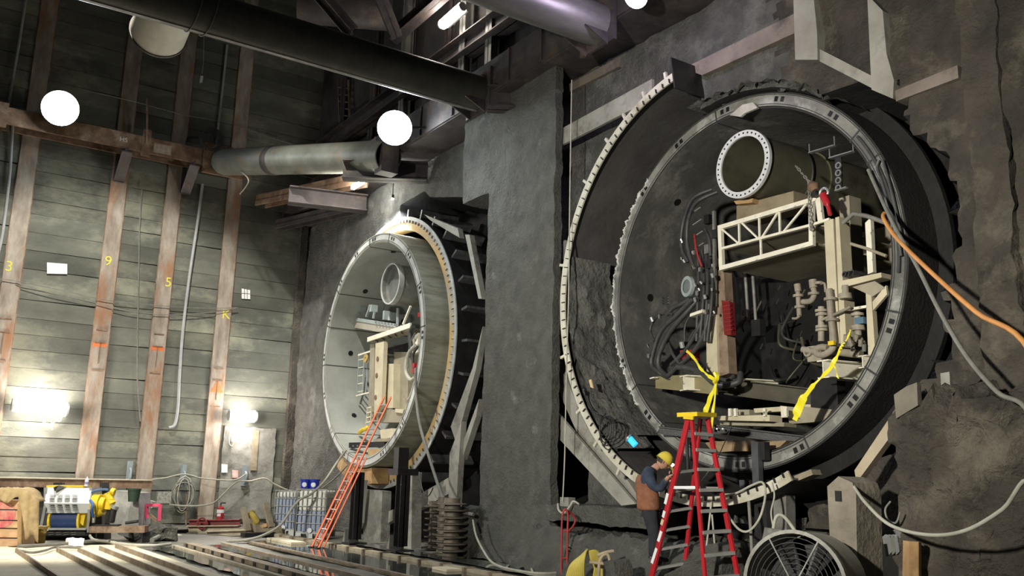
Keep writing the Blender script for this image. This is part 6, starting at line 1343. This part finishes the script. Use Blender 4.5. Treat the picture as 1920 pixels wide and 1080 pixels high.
MB().tube([g+ZZ*h0, g+ZZ*(h0+.06), g+ZZ*(h0+.07)+f.u*.12], .02, 8).build('handle', ink, t)
t = thing('grey_can', 'small square grey box beside the fire extinguisher', 'box', f.p(402, 978, 1.0)); MB().box(f.p(398, 979, 1.0), f.p(407, 969, 1.0)+f.v*.15).build('box_body', steelm, t)
for (x0, y0, x1, y1), m_, lab in (((446, 953, 461, 997), woodg, 'leaning grey plank, left side of the scrap pile by the totes'), ((488, 946, 505, 990), woodg, 'leaning grey plank, right side of the scrap pile by the totes'), ((462, 996, 500, 985), wood, 'short timber lying in the scrap pile by the totes')):
    tag(MB().bar(f.p(x0, y0, .5), f.p(x1, y1, .2), .14, .09).build('timber_scrap', m_), lab, 'timber', 'timber scraps by the totes')
tag(MB().tube([f.p(458, 965, .6), f.p(466, 970, .5), f.p(472, 980, .5), f.p(468, 985, .4)], [.08, .10, .12, .08], 8).build('yellow_cloth', mat('yellow_rag', (.50, .38, .08), (.35, .26, .05), bump=.5)), 'crumpled yellow cloth in the scrap pile by the totes', 'cloth')
g = f.p(480, 996, .5); tag(rough('rubble_pile', woodg, (g.x-.5, g.x+.4), (g.y-.2, g.y+.4), (0, .25), .08, .10, 66), 'low heap of grey scrap between the leaning planks', 'scrap heap')
tag(MB().bar(P(455, 1003, Z=.05), P(512, 1001, Z=.05), .2, .1).build('dark_timber', dsteel), 'dark timber on the floor before the scrap pile', 'timber')
# ================================================================ IBC totes
def tote(px0, px1, pyb, pyt, lab, fill, col):
    g = P((px0+px1)/2, pyb, Z=0); f = Fr(g, radians(-4)); s = f.s; W_ = (px1-px0)*s*.98; H_ = (pyb-pyt)*s; D_ = 1.1
    t = thing('bulk_tote', lab, 'liquid tote', g, 'caged liquid totes')
    def bx(u0, u1, v0, v1, z0, z1): return MB().hexa([f.w(u0, v0, z0), f.w(u1, v0, z0), f.w(u1, v1, z0), f.w(u0, v1, z0), f.w(u0, v0, z1), f.w(u1, v0, z1), f.w(u1, v1, z1), f.w(u0, v1, z1)])
    zb = .16; zt = H_-.03; zf = zb+(zt-zb)*fill
    for nm, z0_, z1_, m_ in (('full_part', zb, zf, col), ('empty_part', zf, zt, plast)):
        o = bx(-W_/2+.03, W_/2-.03, .03, D_-.03, z0_, z1_).build(nm, m_, t); bv = o.modifiers.new('b', 'BEVEL'); bv.width = .05 if nm == 'empty_part' else .02; bv.segments = 3
    n = 6
    for k in range(n+1):
        u_ = -W_/2+W_*k/n
        MB().cyl(f.w(u_, 0, zb), f.w(u_, 0, H_), .011, 8).build('cage_upright', galv, t, True)
    for k in range(1, 5): MB().cyl(f.w(W_/2, D_*k/4, zb), f.w(W_/2, D_*k/4, H_), .011, 8).build('cage_upright', galv, t, True)
    for k in range(6):
        z = zb+(H_-zb)*k/5
        MB().cyl(f.w(-W_/2, 0, z), f.w(W_/2, 0, z), .013, 8).build('cage_bar', galv, t, True); MB().cyl(f.w(W_/2, 0, z), f.w(W_/2, D_, z), .013, 8).build('cage_bar', galv, t, True); MB().cyl(f.w(-W_/2, 0, z), f.w(-W_/2, D_, z), .013, 8).build('cage_bar', galv, t, True)
    bx(-W_/2, W_/2, 0, D_, .12, .155).build('pallet_deck', galv, t)
    for u_ in (-W_/2, -.07, W_/2-.14): bx(u_, u_+.14, 0, .12, 0, .12).build('pallet_foot', galv, t); bx(u_, u_+.14, D_-.12, D_, 0, .12).build('pallet_foot', galv, t)
    MB().cyl(f.w(0, -.05, .2), f.w(0, .05, .2), .06, 14).build('outlet_valve', white, t, True)
    return f, H_, D_
fa_, Ha, Da = tote(510, 551, 1004, 922, 'caged liquid tote filled almost full, at the left of the pair', .84, liquid)
fb_, Hb, Db = tote(552, 608, 1010, 920, 'caged liquid tote half filled with blue liquid, behind the orange ladder', .50, liquid)
tote(622, 668, 1009, 921, 'dark shaded caged tote right of the orange ladder', .7, mat('tote_dark', (.10, .11, .11), (.06, .065, .065))) if 0 else None
for k, (px, lab) in enumerate(((560, 'blue plastic bucket with a white label on the totes, left one'), (577, 'blue plastic bucket with a white label on the totes, right one'))):
    q = fb_.p(px, 920, .55); q.z = Hb+.012; f = Fr(q); t = thing('plastic_bucket', lab, 'bucket', q, 'blue buckets on the totes')
    MB().lathe(q, ZZ, [(0, 0), (.115, 0), (.125, .19), (.14, .19), (.145, .235), (.12, .235)], 28).build('bucket_body', bluep, t, True)
    MB().lathe(q-f.v*.118+ZZ*.10, -f.v, [(0, .006), (.06, .004), (.062, 0)], 20).build('round_label', white, t)
